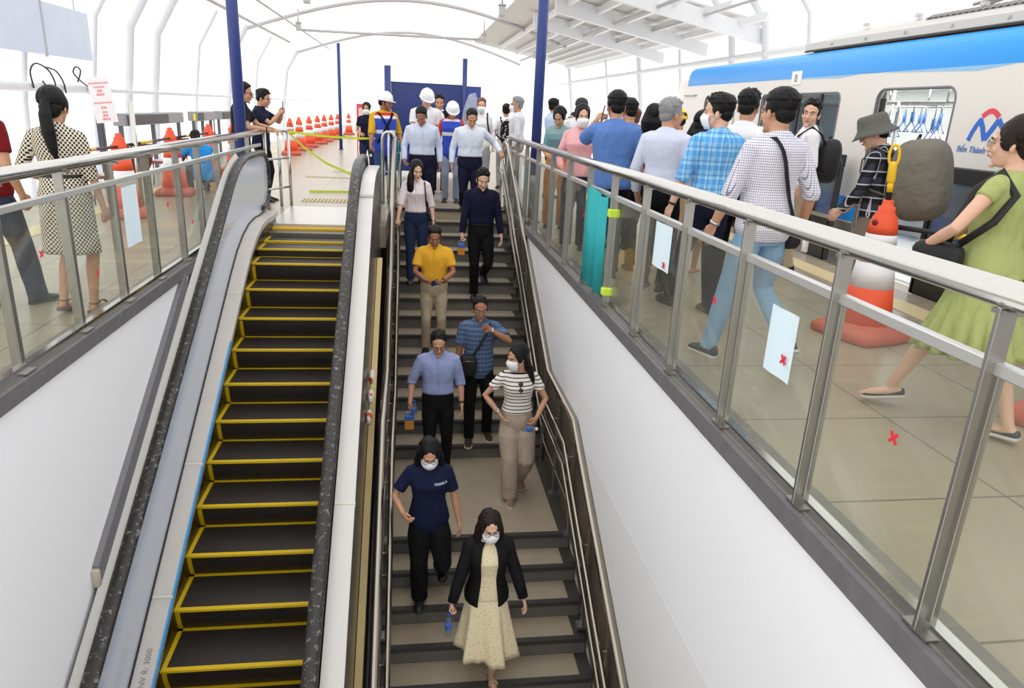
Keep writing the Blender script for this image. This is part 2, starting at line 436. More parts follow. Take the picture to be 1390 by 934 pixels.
# ------------------------------------------------------------------ escalator
esc = empty('escalator', (-1.34, 10.1, 0), 0, 'escalator with yellow edged black steps beside the staircase', 'escalator')
ET = V((1.34, -10.1, 0))
def nz(y): return -2.529+.57735*(y-4.619)
def nzc(y):      # nosing line with the curve into the landing
    a = nz(y)
    if y < 8.3: return a
    if y > 9.6: return -.11+(min(y, 10.1)-9.6)*.12
    t = (y-8.3)/1.3
    y0 = nz(8.3)
    return y0+.57735*1.3*(t-t*t/2)*.93
STEPM = ribbed('step_cleats', (74, 66, 62), 0, 55, .45, .4, .8, .006)
STEPY = mat('step_yellow', (226, 190, 18), .5, bump=.3, bscale=120)
XL, XR = -1.876, -.80
EYS = [4.619+.4*i for i in range(-5, 14)]
def escz(i, y):
    z = nz(y)
    return {10: -.235, 11: -.137, 12: -.112, 13: -.105}.get(i, z)
for i in range(-5, 13):
    y = 4.619+.4*i; z = escz(i, y); zn = escz(i-1, y-.4); zb = z-.2309 if i < 10 else escz(i-1, y-.4)-.03
    s = MB().box((XL, y+.005, z-.03), (XR, y+(.475 if i < 10 else .405), z))
    rs = []
    for k in range(7):
        a = k/6; yy = y+.012+.055*a*a*(1 if i < 11 else .1); zz = z-.004-(z-zb)*a
        rs.append((yy, zz))
    s.prism([(y+.012, z-.004)]+rs[1:]+[(y+.12, zb), (y+.12, z-.004)], XL, XR, 0)
    so = put('step', s.xf(Matrix.Translation(ET)), STEPM, esc, False)
    e = MB()
    e.box((XL, y-.012, z-.016), (XR, y+.028, z+.0035))
    for x0, x1 in ((XL, XL+.035), (XR-.035, XR)):
        e.box((x0, y, z-.01), (x1, y+(.46 if i < 10 else .40), z+.003))
        if i < 11: e.prism([(yy-.004, zz) for yy, zz in rs]+[(yy+.012, zz) for yy, zz in rs[::-1]], x0, x1, 0)
    e.box((XL, y+(.43 if i < 10 else .375), z-.01), (XR, y+(.47 if i < 10 else .40), z+.003))
    put('edge_strip', e.xf(Matrix.Translation(ET)), STEPY, so, False)
put('comb_plate', MB().box((XL-.05, 9.75, -.13), (XR+.05, 10.13, -.06)).xf(Matrix.Translation(ET)), ribbed('comb_metal', (150, 146, 138), 0, 40, .4, .8), esc, False)
put('comb_edge', MB().box((XL-.05, 9.98, -.062), (XR+.05, 10.09, -.035)).xf(Matrix.Translation(ET)), YELLOW, esc, False)
put('landing_plate', MB().box((XL-.05, 10.09, -.05), (XR+.05, 11.9, .008)).xf(Matrix.Translation(ET)), mat('landing_steel', (205, 200, 194), .3, .5, var=.05), esc, False)
def prof_line(h, y0=1.5, y1=9.9, step=.35):
    ys = [y0+(y1-y0)*k/int((y1-y0)/step) for k in range(int((y1-y0)/step)+1)]
    return [(y, nzc(y)+h) for y in ys]
# handrail centre line: incline, curve, level, newel loop
def hand_line():
    L = []
    y = 1.5
    while y < 8.55: L.append((y, nz(y)+.95)); y += .35
    zt = .93
    for k in range(1, 9):
        a = k/8; L.append((8.55+.95*a, nz(8.55)+.95+(zt-(nz(8.55)+.95))*(1-(1-a)**2)))
    L += [(9.9, zt), (10.3, zt)]
    for k in range(1, 13):
        a = pi*k/13; L.append((10.3+.36*sin(a), zt-.36+.36*cos(a)))
    L += [(10.25, zt-.72), (10.1, zt-.72)]
    return L
HL = hand_line()
def scuffed(name, base, mark, scale, thr):
    m, nt, b = newmat(name); b.inputs['Roughness'].default_value = .4
    tc = N(nt, 'ShaderNodeTexCoord'); nz = N(nt, 'ShaderNodeTexNoise'); nz.inputs['Scale'].default_value = scale; nz.inputs['Detail'].default_value = 5; nz.inputs['Roughness'].default_value = .7
    nt.links.new(tc.outputs['Object'], nz.inputs['Vector'])
    mr = N(nt, 'ShaderNodeMapRange'); mr.inputs[1].default_value = thr; mr.inputs[2].default_value = thr+.12; nt.links.new(nz.outputs['Fac'], mr.inputs[0])
    mx = N(nt, 'ShaderNodeMix', data_type='RGBA'); mx.inputs[6].default_value = lin(base); mx.inputs[7].default_value = lin(mark)
    nt.links.new(mr.outputs[0], mx.inputs[0]); nt.links.new(mx.outputs[2], b.inputs['Base Color'])
    bp = N(nt, 'ShaderNodeBump'); bp.inputs['Strength'].default_value = .6; bp.inputs['Distance'].default_value = .008
    nt.links.new(nz.outputs['Fac'], bp.inputs['Height']); nt.links.new(bp.outputs['Normal'], b.inputs['Normal'])
    MATS[name] = m; return m
RUB = scuffed('wrapped_rubber', (40, 37, 35), (142, 138, 134), 26, .56)
DECKW = mat('wrapped_white_deck', (216, 212, 208), .3, bump=.25, bscale=6, var=.04, dist=.01)
DECKG = mat('inner_deck', (206, 200, 194), .4, .1, var=.06, vscale=8)
GPAN = mat('balustrade_panel', (204, 210, 222), .12, .0, spec=.9)
SKIRT = mat('skirt_panel', (34, 30, 28), .3, .5)
def band(x0, x1, line, th):
    r = []
    for y, z in line: r.append([V((x0, y, z)), V((x1, y, z)), V((x1, y, z-th)), V((x0, y, z-th))])
    return MB().rings(r)
for sgn, hx, xe in ((-1, -2.03, XL), (1, -.66, XR)):
    put('handrail', MB().tube([(hx, y, z) for y, z in HL], .056, 12, flat=(.62, 1.0), up=(0, .5, .866)).xf(Matrix.Translation(ET)), RUB, esc)
    # balustrade panel fills the area between handrail and inner deck
    up = [(y, z-.035) for y, z in HL[:-2]]
    lowl = [(y, nzc(y)+.2) for y in (1.5, 3, 5, 7, 8.3, 8.7, 9.1, 9.5, 9.9, 10.2)]
    pan = MB()
    ys = [1.5+.25*k for k in range(37)]
    def topz(y):
        if y <= 10.3:
            for (a, b) in zip(HL[:-14], HL[1:]):
                if a[0] <= y <= b[0]: return a[1]+(b[1]-a[1])*(y-a[0])/max(1e-6, b[0]-a[0])-.03
            return .9
        return .57+sqrt(max(0, .34**2-(y-10.3)**2))-.0
    rs = []
    for y in [q for q in ys if q < 10.3]+[10.3, 10.4, 10.5, 10.58, 10.62]:
        zt = topz(y); zb = nzc(y)+.18 if y < 10.3 else max(.2, .57-sqrt(max(0, .34**2-(y-10.3)**2)))
        rs.append([V((hx-.012, y, zt)), V((hx+.012, y, zt)), V((hx+.012, y, zb)), V((hx-.012, y, zb))])
    put('balustrade_panel', pan.rings(rs).xf(Matrix.Translation(ET)), GPAN, esc, False)
    # chrome guide under the handrail
    put('guide_rail', MB().tube([(hx, y, z-.04) for y, z in HL], .022, 8).xf(Matrix.Translation(ET)), STEEL, esc)
    xi = xe-sgn*(-.0)
    line = prof_line(.24, 1.5, 10.3)
    a, b = sorted((hx+.012*(-sgn), xe+(.028 if sgn < 0 else .03)))
    line = prof_line(.20, 1.5, 10.3)
    put('gasket', MB().tube([(hx-sgn*.016, y, z+.008) for y, z in line], .010, 6).xf(Matrix.Translation(ET)), BLACK, esc)
    put('inner_deck', band(a, b, line, .06).xf(Matrix.Translation(ET)), DECKG, esc, False)
    sk = band(min(xe, xe+sgn*.03), max(xe, xe+sgn*.03), [(y, z-.02) for y, z in line], .75)
    put('skirt', sk.xf(Matrix.Translation(ET)), SKIRT, esc, False)
# thin blue protective strip along the left deck, joints between deck pieces
put('blue_strip', band(XL+.016, XL+.032, prof_line(.206, 1.5, 7.3), .03).xf(Matrix.Translation(ET)), mat('blue_film', (70, 160, 220), .4), esc, False)
JT = mat('peeling_tape', (226, 220, 208), .5)
for y in (4.95, 6.0, 7.9):
    j = MB().box((-2.0, y, nz(y)+.190), (-1.85, y+.018, nz(y)+.222))
    put('joint_tape', j.xf(Matrix.Translation(ET)), JT, esc, False)
for y, h in ((5.1, .80), (8.6, .815)):
    put('joint_tape', MB().box((-.60, y, nz(y)+h), (-.44, y+.025, nz(y)+h+.03)).xf(Matrix.Translation(ET)), JT, esc, False)
# outer decks
def odl(h, y0, y1):
    L = []
    n = 24
    for k in range(n+1):
        y = y0+(y1-y0)*k/n
        z = nz(y)+h
        zt = h+.0
        if y > 8.5:
            t = min(1, (y-8.5)/1.2); z = nz(8.5)+h+(zt-.02-(nz(8.5)+h))*(1-(1-t)**2)
        L.append((y, min(z, zt-.02)))
    return L
o = band(-.605, -.445, odl(.82, 1.5, 10.5), .05)
put('outer_deck', o.xf(Matrix.Translation(ET)), DECKW, esc, False)
r = []
for y, z in odl(.80, 1.5, 10.6): r.append([V((-.46, y, z)), V((-.44, y, z)), V((-.44, y, z-1.25)), V((-.46, y, z-1.25))])
put('outer_cladding', MB().rings(r).xf(Matrix.Translation(ET)), mat('dark_cladding', (74, 74, 78), .25, .6), esc, False)
r = [[V((-2.125, y, z+.15)), V((-2.045, y, z+.03)), V((-2.045, y, z-.02)), V((-2.125, y, z+.10))] for y, z in odl(.88, 1.5, 9.3)]
o = MB().rings(r)
put('outer_deck', o.xf(Matrix.Translation(ET)), mat('grey_deck', (198, 194, 190), .4, var=.05), esc, False)
r = []
for y, z in odl(.84, 1.5, 9.3): r.append([V((-2.105, y, z)), V((-2.09, y, z)), V((-2.09, y, z-1.3)), V((-2.105, y, z-1.3))])
put('outer_cladding', MB().rings(r).xf(Matrix.Translation(ET)), mat('dark_cladding', (74, 74, 78), .25, .6), esc, False)
# grey filler board between left wall and escalator
tl = lambda y: -1.545+.597*(y-4.45)
r = [[V((-2.16, y, tl(y)+.07)), V((-2.115, y, tl(y)+.07)), V((-2.115, y, tl(y)-.07)), V((-2.16, y, tl(y)-.07))] for y in (4.46, 5.3, 6.1, 6.95)]
tag(put('filler_board', MB().rings(r), mat('grey_board', (120, 118, 122), .6, var=.08), None, False), 'long grey filler board sloping along the white wall left of the escalator', 'board')
put('board_end', MB().box((-2.162, 4.42, tl(4.45)-.075), (-2.112, 4.47, tl(4.45)+.06), bev=.01), mat('raw_end', (190, 178, 160), .8, var=.2), bpy.data.objects['filler_board'])
# pale timber in the gap between escalator and stairs, with a folded bag of rubbish on it
tb = MB().prism([(4.0, -3.0), (9.3, -.35), (9.3, -.28), (4.0, -2.93)], -.435, -.375, 0)
tag(put('timber_batten', tb, mat('pale_timber', (232, 204, 146), .7, var=.15, vscale=4), None, False), 'long pale timber batten wedged in the gap right of the escalator', 'timber')

# ------------------------------------------------------------------ glass guard railings
def guard(label, xr, sgn, ys, y0, y1, zr):
    t = empty('glass_railing', (xr, ys[0], .075), 0, label, 'railing')
    T = Matrix.Translation(V((-xr, -ys[0], -.075)))
    put('handrail', MB().tube([(xr, y0, zr), (xr, (y0+y1)/2, zr), (xr, y1, zr)], .042, 18).xf(T), STEEL, t)
    put('mid_rail', MB().box((xr-.018, y0, .965), (xr+.018, y1, 1.005), bev=.004).xf(T), mat('mid_rail_aluminium', (214, 213, 210), .35, .7), t, False)
    put('base_channel', MB().box((xr-.022, y0, .076), (xr+.022, y1, .125)).xf(T), STEEL, t, False)
    for y in ys:
        p = put('post', MB().box((xr-.05, y-.008, .078), (xr+.01, y+.008, zr-.03), bev=.002).box((xr-.012, y-.022, .078), (xr+.012, y+.022, .97), bev=.002).box((xr-.045, y-.03, zr-.05), (xr+.045, y+.03, zr-.036)).xf(T), STEELD, t, False)
        put('foot_plate', MB().box((xr-.045, y-.06, .0745), (xr+.045, y+.06, .084)).xf(T), STEELD, p, False)
    for a, b in zip(ys, ys[1:]):
        put('glass_panel', MB().box((xr-.004, a+.03, .12), (xr+.004, b-.03, .97)).xf(T), GLASSR, t, False)
    return t
RY = [.92, 1.70, 2.48, 3.29, 4.09, 4.89, 5.72, 6.55, 7.44, 8.40, 9.40, 10.38, 11.34, 12.25]
LY = [2.5, 3.3, 4.13, 4.93, 5.72, 6.48, 7.28, 7.98, 8.77, 9.58, 10.4]
RR = guard('stainless guard railing with glass panels right of the stairwell', 1.665, 1, RY, .5, 12.3, 1.195)
LR = guard('stainless guard railing with glass panels left of the escalator', -2.195, -1, LY, .9, 11.15, 1.165)
# end returns of the railings, each a thing of bent tube
def frame_end(label, pts, posts, r=.03):
    t = empty('railing_end', posts[0][0], 0, label, 'railing')
    T = Matrix.Translation(-V(posts[0][0]))
    put('top_tube', MB().tube(pts, r, 12).xf(T), STEEL, t)
    for a, b in posts: put('post', MB().tube([a, b], .024, 12).xf(T), STEEL, t)
    return t
t = frame_end('steel tube return with round posts where the left railing ends near the leaning men', [(-2.195, 11.15, 1.165), (-2.19, 11.75, 1.165), (-2.05, 12.0, 1.165), (-1.92, 12.05, 1.165)],
          [((-2.19, 11.5, 0), (-2.19, 11.5, 1.15)), ((-1.93, 12.04, 0), (-1.93, 12.04, 1.16)), ((-2.06, 11.9, 0), (-2.06, 11.9, 1.15))])
put('cross_tube', MB().tube([(0, 0, .30), (.26, .54, .30)], .018, 10), STEEL, t)
put('cross_tube', MB().tube([(0, 0, .75), (.26, .54, .75)], .018, 10), STEEL, t)
t = frame_end('inverted U of steel tube at the head of the escalator deck', [(-.47, 12.25, .03), (-.47, 12.25, 1.1), (-.45, 12.25, 1.17), (-.40, 12.25, 1.2), (-.33, 12.25, 1.2), (-.29, 12.25, 1.17), (-.27, 12.25, 1.1), (-.27, 12.25, .03)],
          [((-.37, 12.25, 0.02), (-.37, 12.25, 1.19))], .028)
put('cross_tube', MB().tube([(-.1, 0, .55), (.1, 0, .55)], .012, 8), STEEL, t)
t = frame_end('short bent tube closing the right railing at the top of the stairs', [(1.665, 12.3, 1.195), (1.66, 12.5, 1.19), (1.60, 12.62, 1.1), (1.56, 12.66, .9)],
          [((1.56, 12.66, 0), (1.56, 12.66, .9)), ((1.64, 12.5, 0), (1.64, 12.5, 1.17))])
# notices, tape, netting on the glass
PAPER = mat('notice_paper', (222, 240, 248), .8)
RED = mat('red_tape', (226, 40, 60), .7)
def cross(x, y, z, s=.03):
    m = MB()
    for q, a in enumerate((.8, -.8)):
        M = Matrix.Translation((x-.0012*q, y, z)) @ Matrix.Rotation(a, 4, 'X')
        m.box((-.0015, -s, -s*.22), (.0015, s, s*.22), M)
    return m
def notice(x, y0, y1, z0, z1, label, cr=None):
    n = 6; rs = []
    for k in range(n+1):
        y = y0+(y1-y0)*k/n; b = .004*sin(k*1.1)
        rs.append([V((x+b, y, z1)), V((x+b+.0015, y, z1)), V((x+b+.0015, y, z0)), V((x+b, y, z0))])
    o = tag(put('notice_sheet', MB().rings(rs), PAPER, None, False), label, 'notice')
    if cr: put('tape_cross', cross(x-.006, cr[0], cr[1], .026), RED, o, False)
notice(1.650, 2.73, 2.965, .525, .835, 'pale blue paper sheet with red cross on nearest right glass panel', (2.79, .621))
notice(1.650, 4.34, 4.66, .66, .96, 'pale blue paper sheet on glass behind the blue checked man', (4.42, .70))
notice(-2.187, 5.83, 6.14, .47, .93, 'pale blue paper sheet on the left railing glass by the cone')
notice(1.650, 10.6, 10.9, .5, .85, 'small pale sheet on a far right glass panel near the stair top')
for (x, y, z, l) in ((1.656, 3.6, .68, 'small red tape cross on glass below the blue checked shirt'), (1.656, 2.03, .605, 'red tape cross on the nearest large glass panel on the right'),
                     (1.656, 6.75, .70, 'tiny red tape cross on glass left of the teal cloth'), (-2.19, 5.25, .40, 'small red tape cross on glass behind the sandals'),
                     (-2.19, 4.53, .68, 'small red tape cross on glass beside the dark trousers at the left'), (-2.19, 6.87, .67, 'small red tape cross on left glass right of the paper sheet'),
                     (-2.19, 7.57, .41, 'small red tape cross on left glass nearest the escalator')):
    tag(put('tape_cross', cross(x, y, z, .026), RED, None, False), l, 'tape')
TEAL = mat('teal_mesh_cloth', (36, 168, 172), .8, bump=.6, bscale=9, dist=.02)
rs = []
for k in range(13):
    y = 5.74+.66*k/12; b = .015*sin(k*1.4)
    rs.append([V((1.60+b, y, .99-.02*sin(k*.5))), V((1.605+b, y, .99-.02*sin(k*.5))), V((1.605+b*1.5, y, .14)), V((1.60+b*1.5, y, .14))])
net = tag(put('cloth_screen', MB().rings(rs), TEAL), 'teal cloth sheet tied between two posts of the right railing', 'cloth')
TAPE = mat('lime_tape', (206, 232, 70), .5)
for y, z in ((5.70, .86), (5.70, .20), (6.46, .90), (6.46, .28)):
    put('tie_tape', MB().box((1.60, y-.035, z-.035), (1.69, y+.035, z+.035), bev=.01), TAPE, net, False)
rs = []
for k in range(9):
    z = 1.08-1.15*k/8; y = 12.0 if k < 1 else 12.0-.05*k
    rs.append([V((-.215+.01*sin(k*2), y, z)), V((-.205+.01*sin(k*2), y+.05, z)), V((-.205, y+.4, z)), V((-.225, y+.35, z))])
tag(put('cloth_strip', MB().rings(rs), TEAL), 'narrow teal cloth hanging by the left stair rail behind the white blouse', 'cloth')

# ------------------------------------------------------------------ people: shared head, hands, hair
def head_mb(f=False):
    m = MB(); k = .94 if f else 1.
    m.ell((0, -.012, .036), (.074*k, .094, .080), 20)
    m.ell((0, .022, -.03), (.060*k, .066, .082), 20)
    m.ell((0, .034, -.078), (.044*k, .046, .036), 16)
    m.ell((0, .074, -.103), (.02*k, .014, .014), 12)
    m.ell((0, .079, .024), (.048*k, .012, .010), 14)
    for s in (-1, 1):
        m.ell((s*.037*k, .062, -.028), (.022, .020, .024), 12)
        m.ell((s*.073*k, -.008, -.012), (.010, .018, .031), 12, Matrix.Rotation(s*.25, 3, 'Z'))
        m.ell((s*.010, .096, -.034), (.009, .010, .008), 10)
    m.tube([(0, .082, .016), (0, .094, -.010), (0, .103, -.030)], [.008, .010, .012], 10, round_=True)
    m.ell((0, .084, -.060), (.022, .011, .011), 12)
    m.ell((0, -.03, -.07), (.052*k, .055, .06), 16)
    m.tube([(0, -.022, -.05), (0, -.03, -.16)], [.052*k, .05*k], 14)
    return m
def hand_mb(pose):
    """right-hand model: wrist at the origin, fingers along +Y, palm facing -Z, thumb on -X"""
    m = MB()
    m.ell((0, .045, 0), (.038, .052, .014), 18, e=.85)
    m.tube([(0, -.03, 0), (0, .02, 0)], [.026, .03], 12, flat=(.72, 1.0), up=(0, 0, 1), round_=True)
    L = [(.030, .066, .96), (.010, .076, 1.08), (-.010, .074, 1.0), (-.029, .064, .82)]
    curl = {'relax': (.25, .45, .35), 'grip': (1.0, 1.2, .8), 'open': (.05, .1, .08), 'hold': (.7, .9, .5)}[pose]
    for i, (x, ln, q) in enumerate(L):
        x = -x; p = V((x, .085-.006*abs(i-1.4), 0)); a = 0; pts = [V((x*.8, .055, 0)), p.copy()]
        sp = x*1.6
        for seg, c in zip((.038*q, .026*q, .020*q), curl):
            a += c*(.9+.12*i)
            p = p+V((sin(sp)*seg*.35, cos(a)*seg, -sin(a)*seg)); pts.append(p.copy())
        m.tube(pts, [.0095, .0095, .0085, .0078, .0066], 10, round_=True)
    if pose in ('grip', 'hold'): tp = [(-.022, .022, -.004), (-.045, .045, -.018), (-.038, .072, -.034), (-.018, .085, -.044)]
    else: tp = [(-.020, .020, -.002), (-.044, .042, -.008), (-.052, .068, -.014), (-.050, .092, -.018)]
    m.tube(tp, [.014, .0125, .0105, .0085], 10, round_=True)
    return m
LIB = {}
def libmesh(key, mb, vox, it):
    o = put('lib', mb, [], None, True, vox=vox, it=it); LIB[key] = o
    return o
libmesh('hm', head_mb(), .0042, 3); libmesh('hf', head_mb(True), .0042, 3)
for p in ('relax', 'grip', 'open', 'hold'): libmesh('hand_'+p, hand_mb(p), .0034, 2)

def hair_mb(kind):
    m = MB(); rnd = random.Random(kind)
    if kind in ('short', 'crop', 'thin', 'quiff'):
        g = {'short': 1., 'crop': .985, 'thin': .975, 'quiff': 1.02}[kind]
        m.ell((0, -.028, .050), (.082*g, .100*g, .082*g), 20)
        m.ell((0, -.062, -.004), (.066*g, .052, .062), 16)
        for s in (-1, 1): m.ell((s*.068, -.004, .022), (.0120, .034, .040), 12)
        if kind != 'thin': m.ell((0, .026, .098), (.056, .042, .025 if kind != 'quiff' else .036), 14)
        for k in range(40):      # combed strands following the skull
            a = rnd.uniform(0, 2*pi); pts = []
            for q in range(4):
                ph = .25+q*.36; x = .084*g*sin(ph)*cos(a+.25*q); y = -.028+.103*g*sin(ph)*sin(a+.25*q); z = .050+.086*g*cos(ph)
                if y > .045: break
                pts.append((x, y, z))
            if len(pts) > 1: m.tube(pts, [.008]*len(pts), 6, round_=True)
        if kind in ('short', 'quiff'):
            for k in range(46):
                a = rnd.uniform(0, 2*pi); r = rnd.uniform(.2, .95); x = .07*r*cos(a); y = -.015+.085*r*sin(a)
                z = .052+.080*sqrt(max(0, 1-r*r*.9))
                d = V((x*.5, .02+y*.25, .03))*rnd.uniform(.35, .75)
                m.tube([(x, y, z-.012), V((x, y, z))+d], [.011, .004], 6)
    else:
        m.ell((0, -.027, .046), (.084, .102, .085), 20)
        m.ell((0, -.066, -.012), (.074, .052, .076), 16)
        for s in (-1, 1): m.ell((s*.066, .006, .018), (.016, .044, .056), 12)
        for k in range(44):      # strands falling from the parting
            a = rnd.uniform(0, 2*pi); pts = []; sd = 1 if cos(a) > 0 else -1
            for q in range(6):
                ph = .12+q*.34; x = .086*sin(ph)*cos(a); y = -.027+.105*sin(ph)*sin(a)-.010*q*(1 if sin(a) > 0 else 0); z = .046+.089*cos(ph)
                if y > .060-.5*max(0, .06-z) and abs(x) < .062: break
                pts.append((x, y, z))
            if len(pts) > 1: m.tube(pts, [.0085]*len(pts), 6, round_=True)
        def lock(pts, r, fl=(1, .6)): m.tube(pts, r, 12, round_=True, flat=fl, up=(0, 1, 0))
        if kind == 'long':
            for s in (-1, -.5, 0, .5, 1):
                lock([(s*.066, -.05-.02*(1-abs(s)), .0), (s*.088, -.075-.02*(1-abs(s)), -.10), (s*.094, -.085-.02*(1-abs(s)), -.22), (s*.085, -.075-.02*(1-abs(s)), -.34)], [.034, .040, .040, .022], (.7, 1))
        if kind == 'swept':     # long hair falling forward over one shoulder
            for s in (-.7, 0, .7): lock([(s*.06, -.06, 0), (s*.08, -.085, -.12), (s*.075, -.09, -.24)], [.036, .038, .022], (.7, 1))
            for q in (0, .02): lock([(.066, .0, .02), (.094-q, .03, -.06), (.104-q, .055+q, -.16), (.095-q, .075+q, -.28), (.075, .085, -.38)], [.026, .034, .036, .034, .016], (1, 1))
        if kind == 'pony':
            m.ell((0, -.115, .035), (.030, .026, .030), 12)
            lock([(0, -.12, .03), (.004, -.152, -.06), (.012, -.15, -.17), (.02, -.135, -.28), (.03, -.12, -.36)], [.03, .042, .046, .034, .010], (.75, 1))
        if kind == 'lowpony':
            m.ell((0, -.10, -.05), (.034, .03, .036), 12)
            lock([(0, -.10, -.05), (.03, -.13, -.12), (.05, -.125, -.20)], [.03, .036, .012], (.8, 1))
        if kind == 'bob':
            for k in range(9):
                a = -pi*.06-(pi*.88)*k/8; x = .078*cos(a); y = -.018+.080*sin(a)
                lock([(x*.85, y*.9, .04), (x*1.16, y*1.1, -.04), (x*1.10, y*1.05, -.115)], [.03, .034, .022], (1, 1))
        if kind == 'bun':
            m.ell((0, -.11, .045), (.036, .032, .036), 14)
        if kind == 'shoulder':
            for k in range(9):
                a = pi*.06-(pi*1.12)*k/8; x = .080*cos(a); y = -.022+.082*sin(a)
                lock([(x*.85, y*.9, .04), (x*1.12, y*1.1, -.06), (x*1.2, y*1.1, -.15), (x*1.1, y*1.0, -.235)], [.028, .030, .030, .014], (1, 1))
            for k in range(30):
                a = pi*.02-(pi*1.04)*k/29; x = .094*cos(a); y = -.024+.094*sin(a); w_ = rnd.uniform(-.008, .008)
                m.tube([(x*.9, y*.9, .05), (x*1.12+w_, y*1.1, -.05), (x*1.24-w_, y*1.12+w_, -.13), (x*1.22+w_, y*1.08, -.19), (x*1.14, y*1.0+w_, -.245-rnd.uniform(0, .03))], [.009, .010, .011, .010, .004], 6, round_=True)
    return m
for k in ('short', 'crop', 'thin', 'quiff', 'long', 'swept', 'pony', 'lowpony', 'bob', 'bun', 'shoulder'): libmesh('hair_'+k, hair_mb(k), .0055, 2)

def prof_m(z):
    return interp(z, [(-.13, .10, .085, 0), (-.06, .158, .112, -.006), (.0, .168, .118, -.012), (.08, .156, .108, -.006), (.18, .146, .100, .004), (.30, .160, .108, .006),
                      (.41, .178, .115, 0), (.47, .178, .106, -.008), (.515, .150, .085, -.014), (.545, .100, .066, -.016), (.575, .062, .058, -.014), (.62, .054, .054, -.010)])
def prof_f(z):
    return interp(z, [(-.13, .10, .09, 0), (-.06, .162, .118, -.008), (.0, .166, .120, -.014), (.08, .146, .104, -.004), (.18, .124, .088, .004), (.28, .135, .098, .010),
                      (.37, .150, .116, .018), (.44, .152, .100, .004), (.50, .138, .080, -.010), (.54, .090, .060, -.014), (.575, .054, .052, -.012), (.62, .047, .049, -.008)])
def interp(z, T):
    if z <= T[0][0]: return T[0][1:]
    for a, b in zip(T, T[1:]):
        if z <= b[0]:
            t = (z-a[0])/(b[0]-a[0]); t = t*t*(3-2*t)*.5+t*.5
            return tuple(p+(q-p)*t for p, q in zip(a[1:], b[1:]))
    return T[-1][1:]

SKIN = {0: mat('skin_light', (222, 176, 150), .5, var=.05, vscale=20), 1: mat('skin_tan', (198, 148, 118), .5, var=.06, vscale=20), 2: mat('skin_brown', (164, 112, 84), .5, var=.06, vscale=20)}
HAIRB = mat('black_hair', (17, 15, 16), .5, spec=.25, bump=.6, bscale=60, stretch=(1, 1, .25), dist=.006)
HAIRG = mat('grey_hair', (142, 142, 142), .6, bump=.6, bscale=70, var=.3, vscale=40, stretch=(1, 1, .3), dist=.006)
HAIRR = mat('brown_hair', (104, 62, 44), .5, bump=.6, bscale=60, stretch=(1, 1, .25), dist=.006)
HAIRD = mat('dark_brown_hair', (34, 23, 20), .5, spec=.25, bump=.6, bscale=60, stretch=(1, 1, .25), dist=.006)
EYEW = mat('eye_white', (196, 186, 178), .4); EYEB = mat('eye_dark', (28, 20, 18), .2); LIP = mat('lips', (176, 98, 92), .5)
MASKM = mat('white_face_mask', (242, 242, 244), .8, bump=.3, bscale=30)
GLASSF = mat('spectacle_frame', (34, 30, 32), .35); LENS = glass('spectacle_lens', (240, 240, 240), .03, 1.)
BELT = mat('black_belt', (26, 24, 24), .5); BUCK = mat('belt_buckle', (196, 176, 120), .3, 1.)
SHOEB = mat('black_shoe', (24, 23, 25), .4); SOLE = mat('shoe_sole', (50, 48, 48), .7); SOLEW = mat('pale_sole', (214, 210, 204), .7)

BODYJOBS = []
def ik(A, T, l1, l2, hint):
    d = T-A; L = d.length
    if L > (l1+l2)*.999: T = A+d*((l1+l2)*.999/L); d = T-A; L = d.length
    a = (l1*l1-l2*l2+L*L)/(2*L); h = sqrt(max(0, l1*l1-a*a)); u = d/L
    hv = hint-u*hint.dot(u)
    if hv.length < 1e-5: hv = u.orthogonal()
    return A+u*a+hv.normalized()*h, T

